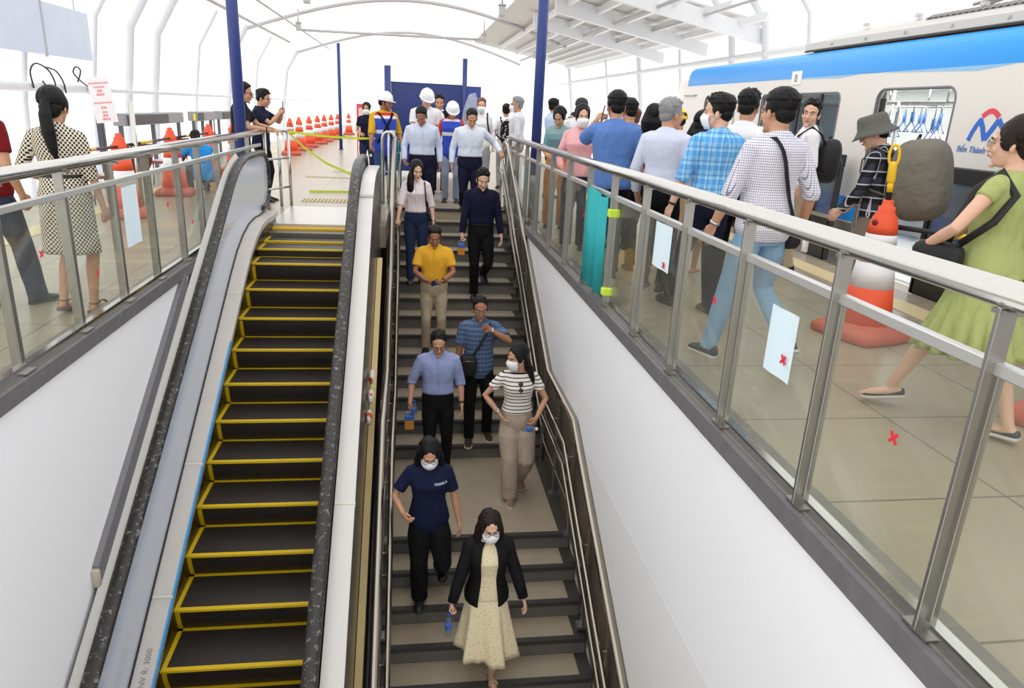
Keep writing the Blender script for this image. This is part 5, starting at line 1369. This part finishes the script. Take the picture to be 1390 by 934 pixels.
# red notice board far behind
t = empty('notice_board', (-1.45, 22.5, 0), 0, 'red framed notice board behind the masked woman in navy', 'notice board')
put('frame', MB().box((-.16, -.03, .55), (.22, .03, 1.62)), mat('board_red', (226, 86, 90), .5), t, False)
put('sheet', MB().box((-.10, -.035, .65), (.16, -.03, 1.5)), mat('board_sheet', (240, 200, 200), .6), t, False)
put('stand', MB().box((-.16, -.02, 0), (-.13, .02, .55)).box((.19, -.02, 0), (.22, .02, .55)), mat('board_red', (226, 86, 90), .5), t, False)
# lime barrier tape strung from the left railing end
def tapeline(pts, label):
    rs = []
    P_ = [V(p) for p in pts]
    for p in P_: rs.append([p+V((0, 0, .018)), p+V((.002, .002, .018)), p+V((.002, .002, -.018)), p+V((0, 0, -.018))])
    tag(put('barrier_tape', MB().rings(rs), mat('barrier_lime', (206, 226, 60), .5), None, False), label, 'tape')
tapeline([(-1.92, 12.05, 1.15), (-1.4, 12.3, 1.09), (-.9, 12.5, 1.07), (-.45, 12.7, 1.08)], 'lime barrier tape strung level from the left railing to the worker')
tapeline([(-1.92, 12.0, 1.14), (-1.6, 11.4, .95), (-1.2, 10.6, .80), (-.72, 9.6, .72)], 'lime barrier tape slanting down to the escalator handrail')
tapeline([(-1.9, 13.9, .02), (-1.2, 14.0, .02), (-.6, 14.1, .02)], 'lime tape strip lying across the floor beyond the escalator')

# ------------------------------------------------------------------ train
TX = 5.45
tr_ = empty('train', (TX, 8, -1.1), 0, 'white metro train with blue roof stripe standing at the right platform', 'train')
TT = Matrix.Translation((-TX, -8, 1.1))
TW = mat('train_white', (236, 232, 226), .28, .0, spec=.6, var=.02, vscale=1.5)
TBLUE = mat('train_blue', (28, 160, 250), .35)
m = MB()
def wall(y0, y1, z0, z1): m.box((TX, y0, z0), (TX+.07, y1, z1))
Z0, Z1 = -.5, 2.36
ops = [(6.92, 8.22, -.02, 2.06), (8.98, 11.15, 1.36, 2.04), (12.1, 13.45, -.02, 2.05), (3.6, 5.6, 1.36, 2.04), (1.6, 2.9, -.02, 2.06)]
ops.sort(); y = -3.
for (a, b, c, d) in ops:
    wall(y, a, Z0, Z1); wall(a, b, d, Z1)
    if c > Z0: wall(a, b, Z0, c)
    y = b
wall(y, 14.6, Z0, Z1)
# rounded corners of the openings
for (a, b, c, d) in ops:
    r = .13
    for (cy, cz, sy, sz) in ((a, d, 1, -1), (b, d, -1, -1))+(((a, c, 1, 1), (b, c, -1, 1)) if c > 0 else ()):
        pts = [(cy, cz)]+[(cy+sy*(r-r*sin(q)), cz+sz*(r-r*cos(q))) for q in [pi/2*i/6 for i in range(7)]]
        m.prism(pts, TX, TX+.07, 0)
# curved cab end
for k in range(6):
    a = k/6*pi/2*.8; b = (k+1)/6*pi/2*.8; R_ = 1.35
    p0 = (TX+R_*(1-cos(a))*.9, 14.6+R_*sin(a)); p1 = (TX+R_*(1-cos(b))*.9, 14.6+R_*sin(b))
    m.prism([(p0[0], p0[1]), (p1[0], p1[1]), (p1[0]+.07, p1[1]-.02), (p0[0]+.07, p0[1]-.02)], Z0, Z1, 2)
put('body_side', m.xf(TT), TW, tr_, False)
# roof: blue shoulder then pale roof
def sweep(prof, y0, y1, mtl, name, taper=0, th=.03):
    rs = []
    for y in (y0, (y0+y1)/2, y1-1.0, y1-.3, y1):
        t = max(0, (y-(y1-1.0))/1.0)*taper
        row = [V((TX+x+.9*t*t*.9, y, z-t*t*.10)) for x, z in prof]; inn = [V((TX+x+.9*t*t*.9+th, y, z-t*t*.10-th)) for x, z in prof]
        rs.append(row+inn[::-1])
    return put(name, MB().rings(rs).xf(TT), mtl, tr_, True, auto=40)
sweep([(-.004, 2.25), (-.004, 2.34), (.01, 2.44), (.05, 2.53), (.12, 2.58)], -3, 15.4, TBLUE, 'blue_shoulder', 1)
sweep([(.12, 2.58), (.2, 2.60), (.35, 2.63), (1.4, 2.70), (2.5, 2.62)], -3, 15.2, mat('train_roof', (196, 192, 188), .5), 'roof', 1)
# streaky light reflections put into colour as pale blue shapes under the shoulder stripe
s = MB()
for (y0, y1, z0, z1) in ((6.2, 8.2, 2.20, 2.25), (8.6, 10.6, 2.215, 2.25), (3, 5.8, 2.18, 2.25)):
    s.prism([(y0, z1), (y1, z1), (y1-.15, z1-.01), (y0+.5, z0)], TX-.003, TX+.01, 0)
put('painted_reflection', s.xf(TT), mat('pale_blue_reflection', (150, 202, 242), .3), tr_, False)
s = MB()
for (y0, y1) in ((-3, 1.6), (2.9, 6.92), (8.22, 12.1), (13.45, 14.6)): s.box((TX-.003, y0, .50), (TX+.01, y1, .79))
put('blue_stripe', s.xf(TT), TBLUE, tr_, False)
s = MB()
for (y0, y1) in ((-3, 1.6), (2.9, 6.92), (8.22, 12.1), (13.45, 14.6)): s.box((TX-.002, y0, -.5), (TX+.01, y1, .48))
put('grey_lower_side', s.xf(TT), mat('train_lower', (150, 142, 134), .35, .4), tr_, False)
# roof equipment
eq = MB()
eq.box((TX+.12, -3, 2.615), (TX+1.9, 10.3, 2.73), bev=.015)
prof = [(.16, 2.73), (.22, 2.79), (.34, 2.85), (.6, 2.90), (1.8, 2.90)]
rs = []
for y, t in ((-3, 1), (9.0, 1), (9.8, .8), (10.2, .35), (10.35, .05)):
    row = [V((TX+x, y, 2.73+(z-2.73)*t)) for x, z in prof]; rs.append(row+[V((TX+1.8, y, 2.72)), V((TX+.16, y, 2.72))])
eq.rings(rs)
for k in range(7): eq.box((TX+.10, 9.6-k*.75, 2.66), (TX+.122, 9.63-k*.75, 2.69))
for k in range(9): eq.box((TX+.30, 9.2-k*1.0, 2.86), (TX+.36, 9.26-k*1.0, 2.90))
unit = put('roof_unit', eq.xf(TT), mat('roof_unit_grey', (200, 198, 194), .35, .4), tr_, False)
put('grille', MB().prism([(TX+.232, 2.795), (TX+.31, 2.838), (TX+.30, 2.855), (TX+.222, 2.81)], 4.2, 7.95, 1).xf(TT), ribbed('grille_slots', (150, 148, 146), 1, 11, .6, .2, .9, .01), unit, False)
s = MB().box((TX+.115, -3, 2.60), (TX+.125, 10.3, 2.618)); put('dark_seam', s.xf(TT), BLACK, unit, False)
cb = MB()
for q in range(2): cb.tube([(TX+.5+q*.12, 7.6, 2.93), (TX+.42+q*.1, 6.6, 2.97+q*.04), (TX+.5, 5.2, 3.0+q*.05), (TX+.5, 3, 3.0)], .02, 8)
put('roof_cable', cb.xf(TT), STEELD, unit)
# door frames, window
def rrect(y0, y1, z0, z1, r=.13, bottom=False):
    pts = []
    for (cy, cz, a0) in ((y1-r, z1-r, 0), (y0+r, z1-r, pi/2)):
        pts += [(cy+r*cos(a0+pi/2*i/6), cz+r*sin(a0+pi/2*i/6)) for i in range(7)]
    if bottom:
        for (cy, cz, a0) in ((y0+r, z0+r, pi), (y1-r, z0+r, 1.5*pi)): pts += [(cy+r*cos(a0+pi/2*i/6), cz+r*sin(a0+pi/2*i/6)) for i in range(7)]
    else: pts = [(y1, z0)]+pts+[(y0, z0)]
    return pts
GW = glass('train_window', (150, 160, 168), .06, 1.)
for (a, b, c, d) in ops:
    if c < 0:
        f = put('door_frame', MB().tube([(TX+.01, y, z) for y, z in rrect(a, b, 0, d)], .018, 8).xf(TT), mat('door_seal_grey', (120, 122, 126), .4, .3), tr_)
        put('door_edge', MB().box((TX+.03, b-.10, 0), (TX+.06, b-.035, d-.1)).xf(TT), BLACK, f, False)
        put('door_leaf', MB().box((TX+.075, b-.06, 0), (TX+.10, b+.55, d)).xf(TT), mat('door_leaf_steel', (176, 176, 176), .35, .6), f, False)
    else:
        f = put('window_frame', MB().tube([(TX+.005, y, z) for y, z in rrect(a, b, c, d, .10, True)], .015, 8, closed=True).xf(TT), mat('door_seal_grey', (120, 122, 126), .4, .3), tr_)
        put('window_pane', MB().box((TX+.02, a+.02, c+.02), (TX+.035, b-.02, d-.02)).xf(TT), GW, f, False)
        put('mullion', MB().box((TX+.005, b-1.15, c), (TX+.03, b-1.09, d)).box((TX+.005, a+.45, c), (TX+.03, a+.50, d)).xf(TT), BLACK, f, False)
# cabin interior
inn = MB()
inn.box((TX+.07, -3, -.06), (TX+2.7, 14.6, 0)); inn.box((TX+.07, -3, 2.22), (TX+2.7, 14.6, 2.30))
for (y0, y1, z0, z1) in ((-3, 7.2, 0, .85), (-3, 9.0, .85, 2.22), (10.95, 11.3, .85, 2.22), (7.2, 11.3, 0, .85), (11.3, 14.6, 0, 2.22), (9.0, 10.95, 1.62, 2.22)): inn.box((TX+2.6, y0, z0), (TX+2.7, y1, z1))
inn.box((TX+.07, 14.5, 0), (TX+2.7, 14.6, 2.25))
put('cabin', inn.xf(TT), mat('cabin_white', (226, 230, 228), .4), tr_, False)
put('seat_bench', MB().box((TX+2.1, 8.4, .35), (TX+2.6, 11.8, .45), bev=.03).box((TX+2.5, 8.4, .45), (TX+2.6, 11.8, .95), bev=.03).box((TX+2.1, 2.8, .35), (TX+2.6, 6.6, .45), bev=.03).xf(TT), mat('seat_blue', (60, 110, 190), .5), tr_, False)
put('cabin_lamp', MB().box((TX+.9, -2, 2.205), (TX+1.15, 14, 2.222)).box((TX+1.7, -2, 2.205), (TX+1.95, 14, 2.222)).xf(TT), mat('lamp_panel', (250, 250, 250), .4), tr_, False)
L = MAT_L = MATS['lamp_panel'].node_tree.nodes['Principled BSDF']; L.inputs['Emission Color'].default_value = (1, .98, .95, 1); L.inputs['Emission Strength'].default_value = 5
gb = MB()
for x in (.75, 1.25, 1.85): gb.tube([(TX+x, 1, 1.95), (TX+x, 12, 1.95)], .016, 8)
for y in (6.3, 8.0, 9.8):
    for x in (.75, 1.25, 1.85): gb.tube([(TX+x, y, 1.95), (TX+x, y, 2.2)], .012, 6)
gb.tube([(TX+.5, 8.45, 0), (TX+.5, 8.45, 1.2), (TX+.52, 8.5, 1.6), (TX+.60, 8.62, 1.85), (TX+.70, 8.8, 1.95)], .02, 10)
gb.tube([(TX+1.0, 9.35, .4), (TX+1.0, 9.35, 2.2)], .018, 10)
put('grab_rail', gb.xf(TT), STEEL, tr_)
STR = mat('strap_blue', (92, 142, 216), .5)
for x, y in ((.75, 8.15), (.75, 8.55), (.75, 8.85), (.75, 9.2), (1.25, 8.7), (1.25, 9.0), (1.25, 9.4), (1.25, 9.75), (1.85, 9.5), (1.85, 9.9), (1.85, 10.4)):
    z = 1.95; dz = .26 if (x+y) % .3 < .16 else .34
    hs = put('hanging_strap', MB().tube([(TX+x, y, z), (TX+x, y, z-dz+.13)], .008, 6).xf(TT), STEELD, tr_)
    put('strap_handle', MB().tube([(TX+x+.0, y, z-dz+.05), (TX+x+.03, y-.078, z-dz-.09), (TX+x-.03, y+.078, z-dz-.09)], .013, 8, closed=True).box((TX+x-.014, y-.018, z-dz+.03), (TX+x+.014, y+.018, z-dz+.15)).xf(TT), STR, hs)
put('red_hose', MB().tube([(TX+2.55, 9.9, 1.15), (TX+2.5, 10.4, 1.2), (TX+2.55, 10.9, 1.15)], .02, 8).xf(TT), mat('hose_red', (200, 60, 50), .5), tr_)
# line emblem and lettering
lg = MB(); x0 = TX-.004
def stroke(pts, w0, w1):
    n = len(pts); L = []; R_ = []
    for i, (y, z) in enumerate(pts):
        a = pts[max(0, i-1)]; b = pts[min(n-1, i+1)]; d = V((b[0]-a[0], b[1]-a[1])).normalized(); nn = V((-d.y, d.x)); w = (w0+(w1-w0)*i/(n-1))/2
        L.append((y+nn.x*w, z+nn.y*w)); R_.append((y-nn.x*w, z-nn.y*w))
    for i in range(n-1): lg.prism([L[i], L[i+1], R_[i+1], R_[i]], x0-len(lg.f)*2e-5, x0+.006, 0)
E0 = 6.62
def ey(u): return E0-u
stroke([(ey(0), 1.55), (ey(.03), 1.63), (ey(.07), 1.70), (ey(.115), 1.755)], .05, .05); stroke([(ey(.10), 1.75), (ey(.15), 1.68), (ey(.205), 1.56)], .055, .055)
stroke([(ey(.205), 1.57), (ey(.27), 1.66), (ey(.33), 1.75)], .055, .055); stroke([(ey(.33), 1.755), (ey(.375), 1.70), (ey(.41), 1.63), (ey(.44), 1.55)], .05, .05)
put('emblem_blue', lg.xf(TT), mat('emblem_blue', (48, 108, 206), .4), tr_, False)
lg = MB(); stroke([(ey(.115+.21*t), 1.775+.055*sin(pi*t)) for t in [i/8 for i in range(9)]], .05, .05)
put('emblem_red', lg.xf(TT), mat('emblem_red', (232, 74, 92), .4), tr_, False)
def text(s_, size, name, m, parent, M, ext=.002):
    cu = bpy.data.curves.new(name, 'FONT'); cu.body = s_; cu.size = size; cu.extrude = ext; cu.resolution_u = 3
    o = bpy.data.objects.new(name, cu); C.objects.link(o)
    dg = bpy.context.evaluated_depsgraph_get(); me = bpy.data.meshes.new_from_object(o.evaluated_get(dg)); bpy.data.objects.remove(o)
    me.transform(M); me.materials.clear(); me.materials.append(m)
    q = bpy.data.objects.new(name, me); C.objects.link(q); q.parent = parent
    return q
RL = Matrix(((0, 0, -1, 0), (-1, 0, 0, 0), (0, 1, 0, 0), (0, 0, 0, 1)))   # text running toward -Y, facing -X
SH = Matrix(((1, .18, 0, 0), (0, 1, 0, 0), (0, 0, 1, 0), (0, 0, 0, 1)))
text('Bến Thành - Suối Tiên', .085, 'line_lettering', mat('lettering_blue', (86, 130, 206), .4), tr_, TT @ Matrix.Translation((TX-.004, 6.745, 1.44)) @ RL @ SH)
put('number_plate', MB().box((TX-.012, 10.02, 2.16), (TX, 10.30, 2.345), bev=.004).xf(TT), mat('plate_white', (248, 248, 248), .4), tr_, False)
text('0', .15, 'plate_digit', mat('plate_ink', (90, 90, 94), .5), tr_, TT @ Matrix.Translation((TX-.0135, 10.205, 2.20)) @ RL)
put('lamp_bar', MB().box((TX-.03, 13.9, 2.06), (TX, 14.5, 2.085)).xf(TT), STEELD, tr_, False)

# ------------------------------------------------------------------ platform screen gates
def gate(x, y0, y1, label, sgn=1):
    t = empty('platform_gate', (x, (y0+y1)/2, 0), 0, label, 'platform gate'); M = Matrix.Translation((-x, -(y0+y1)/2, 0))
    put('top_beam', MB().box((x-.05, y0, 1.15), (x+.06, y1, 1.30), bev=.01).xf(M), BLACK, t, False)
    put('lower_panel', MB().box((x-.03, y0, 0), (x+.04, y1, .52)).xf(M), mat('gate_black', (26, 26, 28), .25), t, False)
    put('mid_sill', MB().box((x-.045, y0, .52), (x+.05, y1, .57)).xf(M), STEEL, t, False)
    n = max(1, round((y1-y0)/1.1)); w_ = (y1-y0)/n
    for k in range(n):
        put('glass_pane', MB().box((x-.008, y0+k*w_+.04, .57), (x+.008, y0+(k+1)*w_-.04, 1.15)).xf(M), glass('gate_glass', (150, 170, 190), .12, 1.), t, False)
    for k in range(n+1): put('gate_post', MB().box((x-.03, y0+k*w_-.025, .0), (x+.03, y0+k*w_+.025, 1.15)).xf(M), BLACK, t, False)
    return t
gate(5.22, 1.2, 6.62, 'black framed glass platform gate below the train lettering')
gate(5.22, 8.32, 8.78, 'narrow black platform gate post left of the open train door')
gate(5.22, 11.0, 12.2, 'black framed platform gate hidden behind the crowd')
put('camera_box', MB().box((-.05, -.05, 0), (.05, .05, .16), bev=.01), WHITE, bpy.data.objects['platform_gate.001']).location = (-.02, .18, .02)
GREYB = mat('gate_housing_grey', (142, 142, 146), .4, .2)
for (y0, y1, l) in ((15.6, 19.4, 'grey platform gate housing above posts behind the sign pole'), (20.6, 22.4, 'grey platform gate housing in the middle of the left track edge'), (23.2, 26.6, 'grey platform gate housing just left of the blue column')):
    t = empty('platform_gate', (-5.7, (y0+y1)/2, 0), 0, l, 'platform gate'); M = Matrix.Translation((5.7, -(y0+y1)/2, 0))
    put('housing', MB().box((-5.85, y0, .98), (-5.6, y1, 1.22), bev=.015).xf(M), GREYB, t, False)
    put('housing_cover', MB().box((-5.6, y0+.1, 1.0), (-5.585, y1-1.2, 1.19)).xf(M), mat('dark_cover', (70, 70, 74), .5), t, False)
    for y in (y0+.05, (y0+y1)/2, y1-.05): put('gate_post', MB().box((-5.76, y-.04, 0), (-5.69, y+.04, 1.0)).xf(M), mat('gate_post_grey', (84, 84, 88), .4, .3), t, False)
t = empty('yellow_board', (-5.65, 21.5, .95), 0, 'small yellow strip board between the gate housings on the left', 'board')
put('board_face', MB().box((-.02, -1.0, .05), (.02, 1.0, .22)), mat('strip_yellow', (232, 212, 60), .5), t, False); put('board_leg', MB().box((-.015, -.95, -.95), (.015, -.9, .05)).box((-.015, .9, -.95), (.015, .95, .05)), GREYB, t, False)
t = empty('post', (-5.3, 13.6, 0), 0, 'dark square post standing left of the sign pole', 'post')
put('shaft', MB().box((-.05, -.05, 0), (.05, .05, 1.25), bev=.01), mat('post_grey', (74, 76, 84), .4, .3), t, False); put('foot', MB().box((-.1, -.1, 0), (.1, .1, .02)), STEELD, t, False)
# sign on a pole
t = empty('sign_pole', (-3.86, 11.0, 0), 0, 'steel pole carrying a white sheet with red lettering', 'sign')
put('pole', MB().tube([(0, 0, 0), (0, 0, 1.5)], .035, 14), STEEL, t); put('pole_foot', MB().lathe([(.12, 0), (.12, .02), (.04, .03)]), STEELD, t)
RSH = Matrix.Translation((0, -.05, 0)) @ Matrix.Rotation(radians(-7), 4, 'Y') @ Matrix.Rotation(radians(10), 4, 'Z')
sh_ = put('sheet', MB().box((-.135, -.004, 1.20), (.135, .004, 1.80)).xf(Matrix.Translation((-.16, 0, .02)) @ RSH), mat('sheet_white', (240, 238, 240), .7), t, False)
rnd = random.Random(3)
for z, hgt, n in ((1.705, .022, 9), (1.655, .022, 5), (1.60, .035, 2), (1.555, .03, 3), (1.45, .022, 8), (1.385, .03, 2), (1.33, .022, 2), (1.28, .035, 2), (1.235, .03, 3)):
    ink = MB(); wd = .024 if n > 4 else .030; x = -wd*n/2*1.15
    for q in range(n):
        ink.box((x, -.0055, z), (x+wd*rnd.uniform(.6, .95), -.004, z+hgt*.35)); ink.box((x, -.0055, z+hgt*.5), (x+wd*.3, -.004, z+hgt)); ink.box((x+wd*.55, -.0055, z+hgt*.3), (x+wd*.85, -.004, z+hgt)); x += wd*1.15
    put('lettering_line', ink.xf(Matrix.Translation((-.16, 0, .02)) @ RSH), mat('ink_red', (222, 92, 104), .6), sh_, False)
# waiting seats on the left platform
MAR = mat('maroon_seat', (120, 44, 44), .4); CHR = mat('pale_seat_shell', (196, 176, 170), .4)
def seat(loc, label, rz):
    t = empty('waiting_chair', loc, rz, label, 'chair')
    rs = []
    for y, z in ((.24, .40), (.18, .43), (0, .42), (-.18, .43), (-.24, .52), (-.30, .72), (-.33, .86)):
        rs.append([V((-.25, y, z)), V((.25, y, z)), V((.25, y+.02, z-.03)), V((-.25, y+.02, z-.03))])
    put('seat_shell', MB().rings(rs), MAR, t, True, auto=50)
    put('seat_pad', MB().box((-.2, -.16, .42), (.2, .2, .455), bev=.015), CHR, t, False)
    for sx in (-.2, .2): put('leg', MB().tube([(sx, .15, .42), (sx, .18, 0)], .015, 8).tube([(sx, -.2, .45), (sx, -.24, 0)], .015, 8), STEELD, t)
seat((-4.45, 11.6, 0), 'maroon waiting chair between the first and second cones at left', 1.2)
seat((-4.5, 12.4, 0), 'maroon waiting chair beside the second cone at left', 1.2)
seat((-4.55, 14.5, 0), 'maroon waiting chair in front of the crouching person in blue', 1.2)
seat((-4.55, 16.6, 0), 'maroon waiting chair near the left blue column', 1.2)

# ------------------------------------------------------------------ station shell
RIB = mat('pale_steelwork', (208, 210, 216), .6); RIBW = mat('white_steelwork', (222, 223, 226), .6); DK = mat('grey_deck_sheet', (206, 204, 202), .7); FIX = mat('fixture_grey', (182, 180, 182), .6)
ti = 11
def trim(mb, m, smooth=True):
    global ti
    o = put('trim_%d' % ti, mb, m, None, smooth); o['kind'] = 'structure'; ti += 1
    return o
for y in (15.2, 18.3, 20.4, 22.4, 26.5, 31., 36., 44.):
    big = y in (20.4, 22.4, 31., 44.)
    r = .10 if big else .05
    trim(MB().tube([(-7.3, y, -.5), (-7.2, y, 1.4), (-6.95, y, 3.2), (-6.3, y, 4.3)], r, 10), RIB)
    if y > 16: trim(MB().tube([(9.2, y-2, -.5), (9.1, y-2, 2), (8.8, y-2, 4), (8.0, y-2, 5)], r, 10), RIB)
for y in (31., 44.):
    trim(MB().tube([(-6.3, y, 4.2)]+[(-6.3+12.6*t, y, 4.2+1.36*sin(pi*t)) for t in [i/18 for i in range(1, 18)]]+[(6.3, y, 4.2)], .07, 8), FIX)
trim(MB().tube([(-4.4, 31, 4.25), (2.8, 31, 4.30)], .05, 8), FIX)
# longitudinal pipes
trim(MB().tube([(-6.9, 5, 1.64), (-6.9, 18.4, 1.64)], .085, 12).tube([(-6.9, 18.4, 1.64), (-6.9, 60, 1.68)], .045, 10), RIBW)
trim(MB().tube([(-5.2, 10, 4.0), (-5.2, 34, 4.0)], .05, 8).tube([(-4.4, 12, 4.3), (-4.4, 42, 4.35)], .035, 8), FIX)
trim(MB().tube([(6.0, 12, 4.2), (6.0, 42, 4.3)], .05, 8).tube([(7.2, 8, 4.1), (7.2, 40, 4.1)], .035, 8), FIX)
trim(MB().tube([(8.9, 5, 3.3), (8.9, 45, 3.3)], .08, 10), RIBW)
# right-hand roof girders, seen from below
for y in (18.5, 22.5, 26.5):
    trim(MB().prism([(4.2, 4.45), (9.0, 3.5), (9.0, 3.85), (4.2, 4.9)], y, y+.22, 1), RIBW, False)
for k, x in enumerate((4.6, 5.5, 6.4, 7.3, 8.2)): trim(MB().box((x-.06, 17, 4.72-.2*(x-4.2)), (x+.06, 40, 4.88-.2*(x-4.2))), RIBW, False)
trim(MB().prism([(3.4, 5.1), (9.2, 4.05), (9.2, 4.10), (3.4, 5.15)], 19, 42, 1), DK, False)
def strut(x, y, l):
    t = empty('ceiling_fixture', (x, y, 4.35), 0, l, 'fixture')
    put('bracket', MB().tube([(0, 0, .6), (0, 0, .1)], .03, 8), FIX, t); put('housing', MB().box((-.09, -.14, -.18), (.09, .14, .1), bev=.02), FIX, t, False); put('hood', MB().box((-.11, -.18, .1), (.11, .18, .13)), FIX, t, False)
strut(-2.85, 22, 'grey box fixture hanging from the roof left of centre'); strut(2.55, 22, 'grey box fixture hanging from the roof right of centre near the blue column')
strut(-4.3, 30.5, 'small grey fixture hanging at the left end of the tie bar'); strut(2.85, 30.5, 'small grey fixture hanging at the right end of the tie bar')
# film panels high on the left
t = empty('film_panel', (-6.9, 15.5, 2.2), 0, 'pale blue translucent film panels hung high at the upper left', 'panel')
FILM = mat('pale_film', (206, 216, 236), .5, var=.10, vscale=2.2)
put('panel', MB().box((0, -3.5, .03), (.02, .1, 1.0)).box((0, .16, .03), (.02, 2.2, .98)), FILM, t, False); put('panel_joint', MB().box((-.01, .10, 0), (.03, .16, 1.0)), FIX, t, False)
put('hanger', MB().tube([(.01, -.9, 1), (.01, -.9, 2)], .012, 6).tube([(.01, 1.6, .98), (.01, 1.6, 2)], .012, 6), FIX, t)
WIRE = mat('black_cable', (44, 44, 46), .5)
def cable(pts, l):
    P_ = [V(p) for p in pts]; n = len(P_); S_ = []
    for i in range(n-1):
        a, b, c, d = P_[max(0, i-1)], P_[i], P_[i+1], P_[min(n-1, i+2)]
        for q in range(5):
            u = q/5; S_.append(.5*((2*b)+(c-a)*u+(2*a-5*b+4*c-d)*u*u+(3*b-a-3*c+d)*u**3))
    S_.append(P_[-1])
    tag(put('cable_loop', MB().tube(S_, .016, 8), WIRE), l, 'cable')
X_ = -6.8
cable([(X_, 14.75, 1.62), (X_, 14.7, 1.9), (X_, 14.95, 2.05), (X_, 15.4, 1.95), (X_, 15.6, 1.7), (X_, 15.35, 1.62), (X_, 15.1, 1.75)], 'black cable loop on the white pipe above the ponytail')
cable([(X_, 15.3, 2.0), (X_, 15.7, 1.95), (X_, 15.95, 1.75), (X_, 16.0, 1.55)], 'short black cable tail right of the loop above the ponytail')
cable([(X_, 17.1, 1.55), (X_, 17.1, 1.68), (X_, 16.75, 1.80), (X_, 16.45, 1.95), (X_, 16.6, 2.07), (X_, 16.8, 2.0), (X_, 16.6, 1.78)], 'figure eight black cable on the white pipe right of the ponytail')
put('pocket_lettering_dummy', MB().box((0, 0, 0), (.001, .001, .001)), WHITE) if False else None
# printed word on the navy polo, following the chest
lt = text('VINARUL', .030, 'chest_lettering', mat('print_white', (230, 230, 236), .6), S7['root'], Matrix.Identity(4), .0012)
T, pr = S7['T'], S7['pr']
for v in lt.data.vertices:
    u = -.055-.0+(.0)+(-v.co.x*-1)*-1; x = -.045-v.co.x; z = .40+v.co.y
    rx, ry, yo = pr(z); q = max(0, 1-(abs(x)/(rx*1.08+.016))**2.3)**(1/2.3)
    v.co = T((x, yo+(ry*1.08+.022)*q+.004+v.co.z*1.5, z))
# debris in the gap by the escalator
rs = MB(); rnd = random.Random(5)
for k in range(3):
    rs.ell((-.415+rnd.uniform(-.02, .02), 6.55+k*.22, -1.42+k*.13+.10), (.035, .13, .07), 10)
o = put('rubbish_bag', rs, spots('orange_white_bag', (230, 222, 214), (226, 92, 44), 9, .35), None, True, vox=.012, it=3); tag(o, 'crumpled orange and white bag stuffed in the gap beside the stairs', 'rubbish')
text('NV R: 3000', .06, 'pencil_note', mat('pencil', (140, 134, 132), .8), esc, Matrix.Translation(ET) @ Matrix.Translation((-1.91, 4.38, nz(4.38)+.2025)) @ Matrix.Rotation(radians(30), 4, 'X') @ Matrix.Rotation(radians(90), 4, 'Z'), .0005)

# ------------------------------------------------------------------ finish the people
flush()
import bmesh
def joined(base, jobs):
    bm = bmesh.new()
    if base is not None: bm.from_mesh(base)
    for key, M in jobs:
        me = LIB[key].data.copy(); me.transform(M)
        if M.determinant() < 0: me.flip_normals()
        bm.from_mesh(me); bpy.data.meshes.remove(me)
    return bm
for o, jobs in BODYJOBS:
    keep = o.data if o.name.startswith('body') else None
    bm = joined(keep, jobs); ms = list(o.data.materials)
    me = bpy.data.meshes.new(o.name); bm.to_mesh(me); bm.free()
    me.materials.clear()
    for m in ms: me.materials.append(m)
    me.polygons.foreach_set('use_smooth', [True]*len(me.polygons)); me.polygons.foreach_set('material_index', [0]*len(me.polygons))
    old = o.data; o.data = me; bpy.data.meshes.remove(old)
for o in LIB.values(): bpy.data.objects.remove(o)
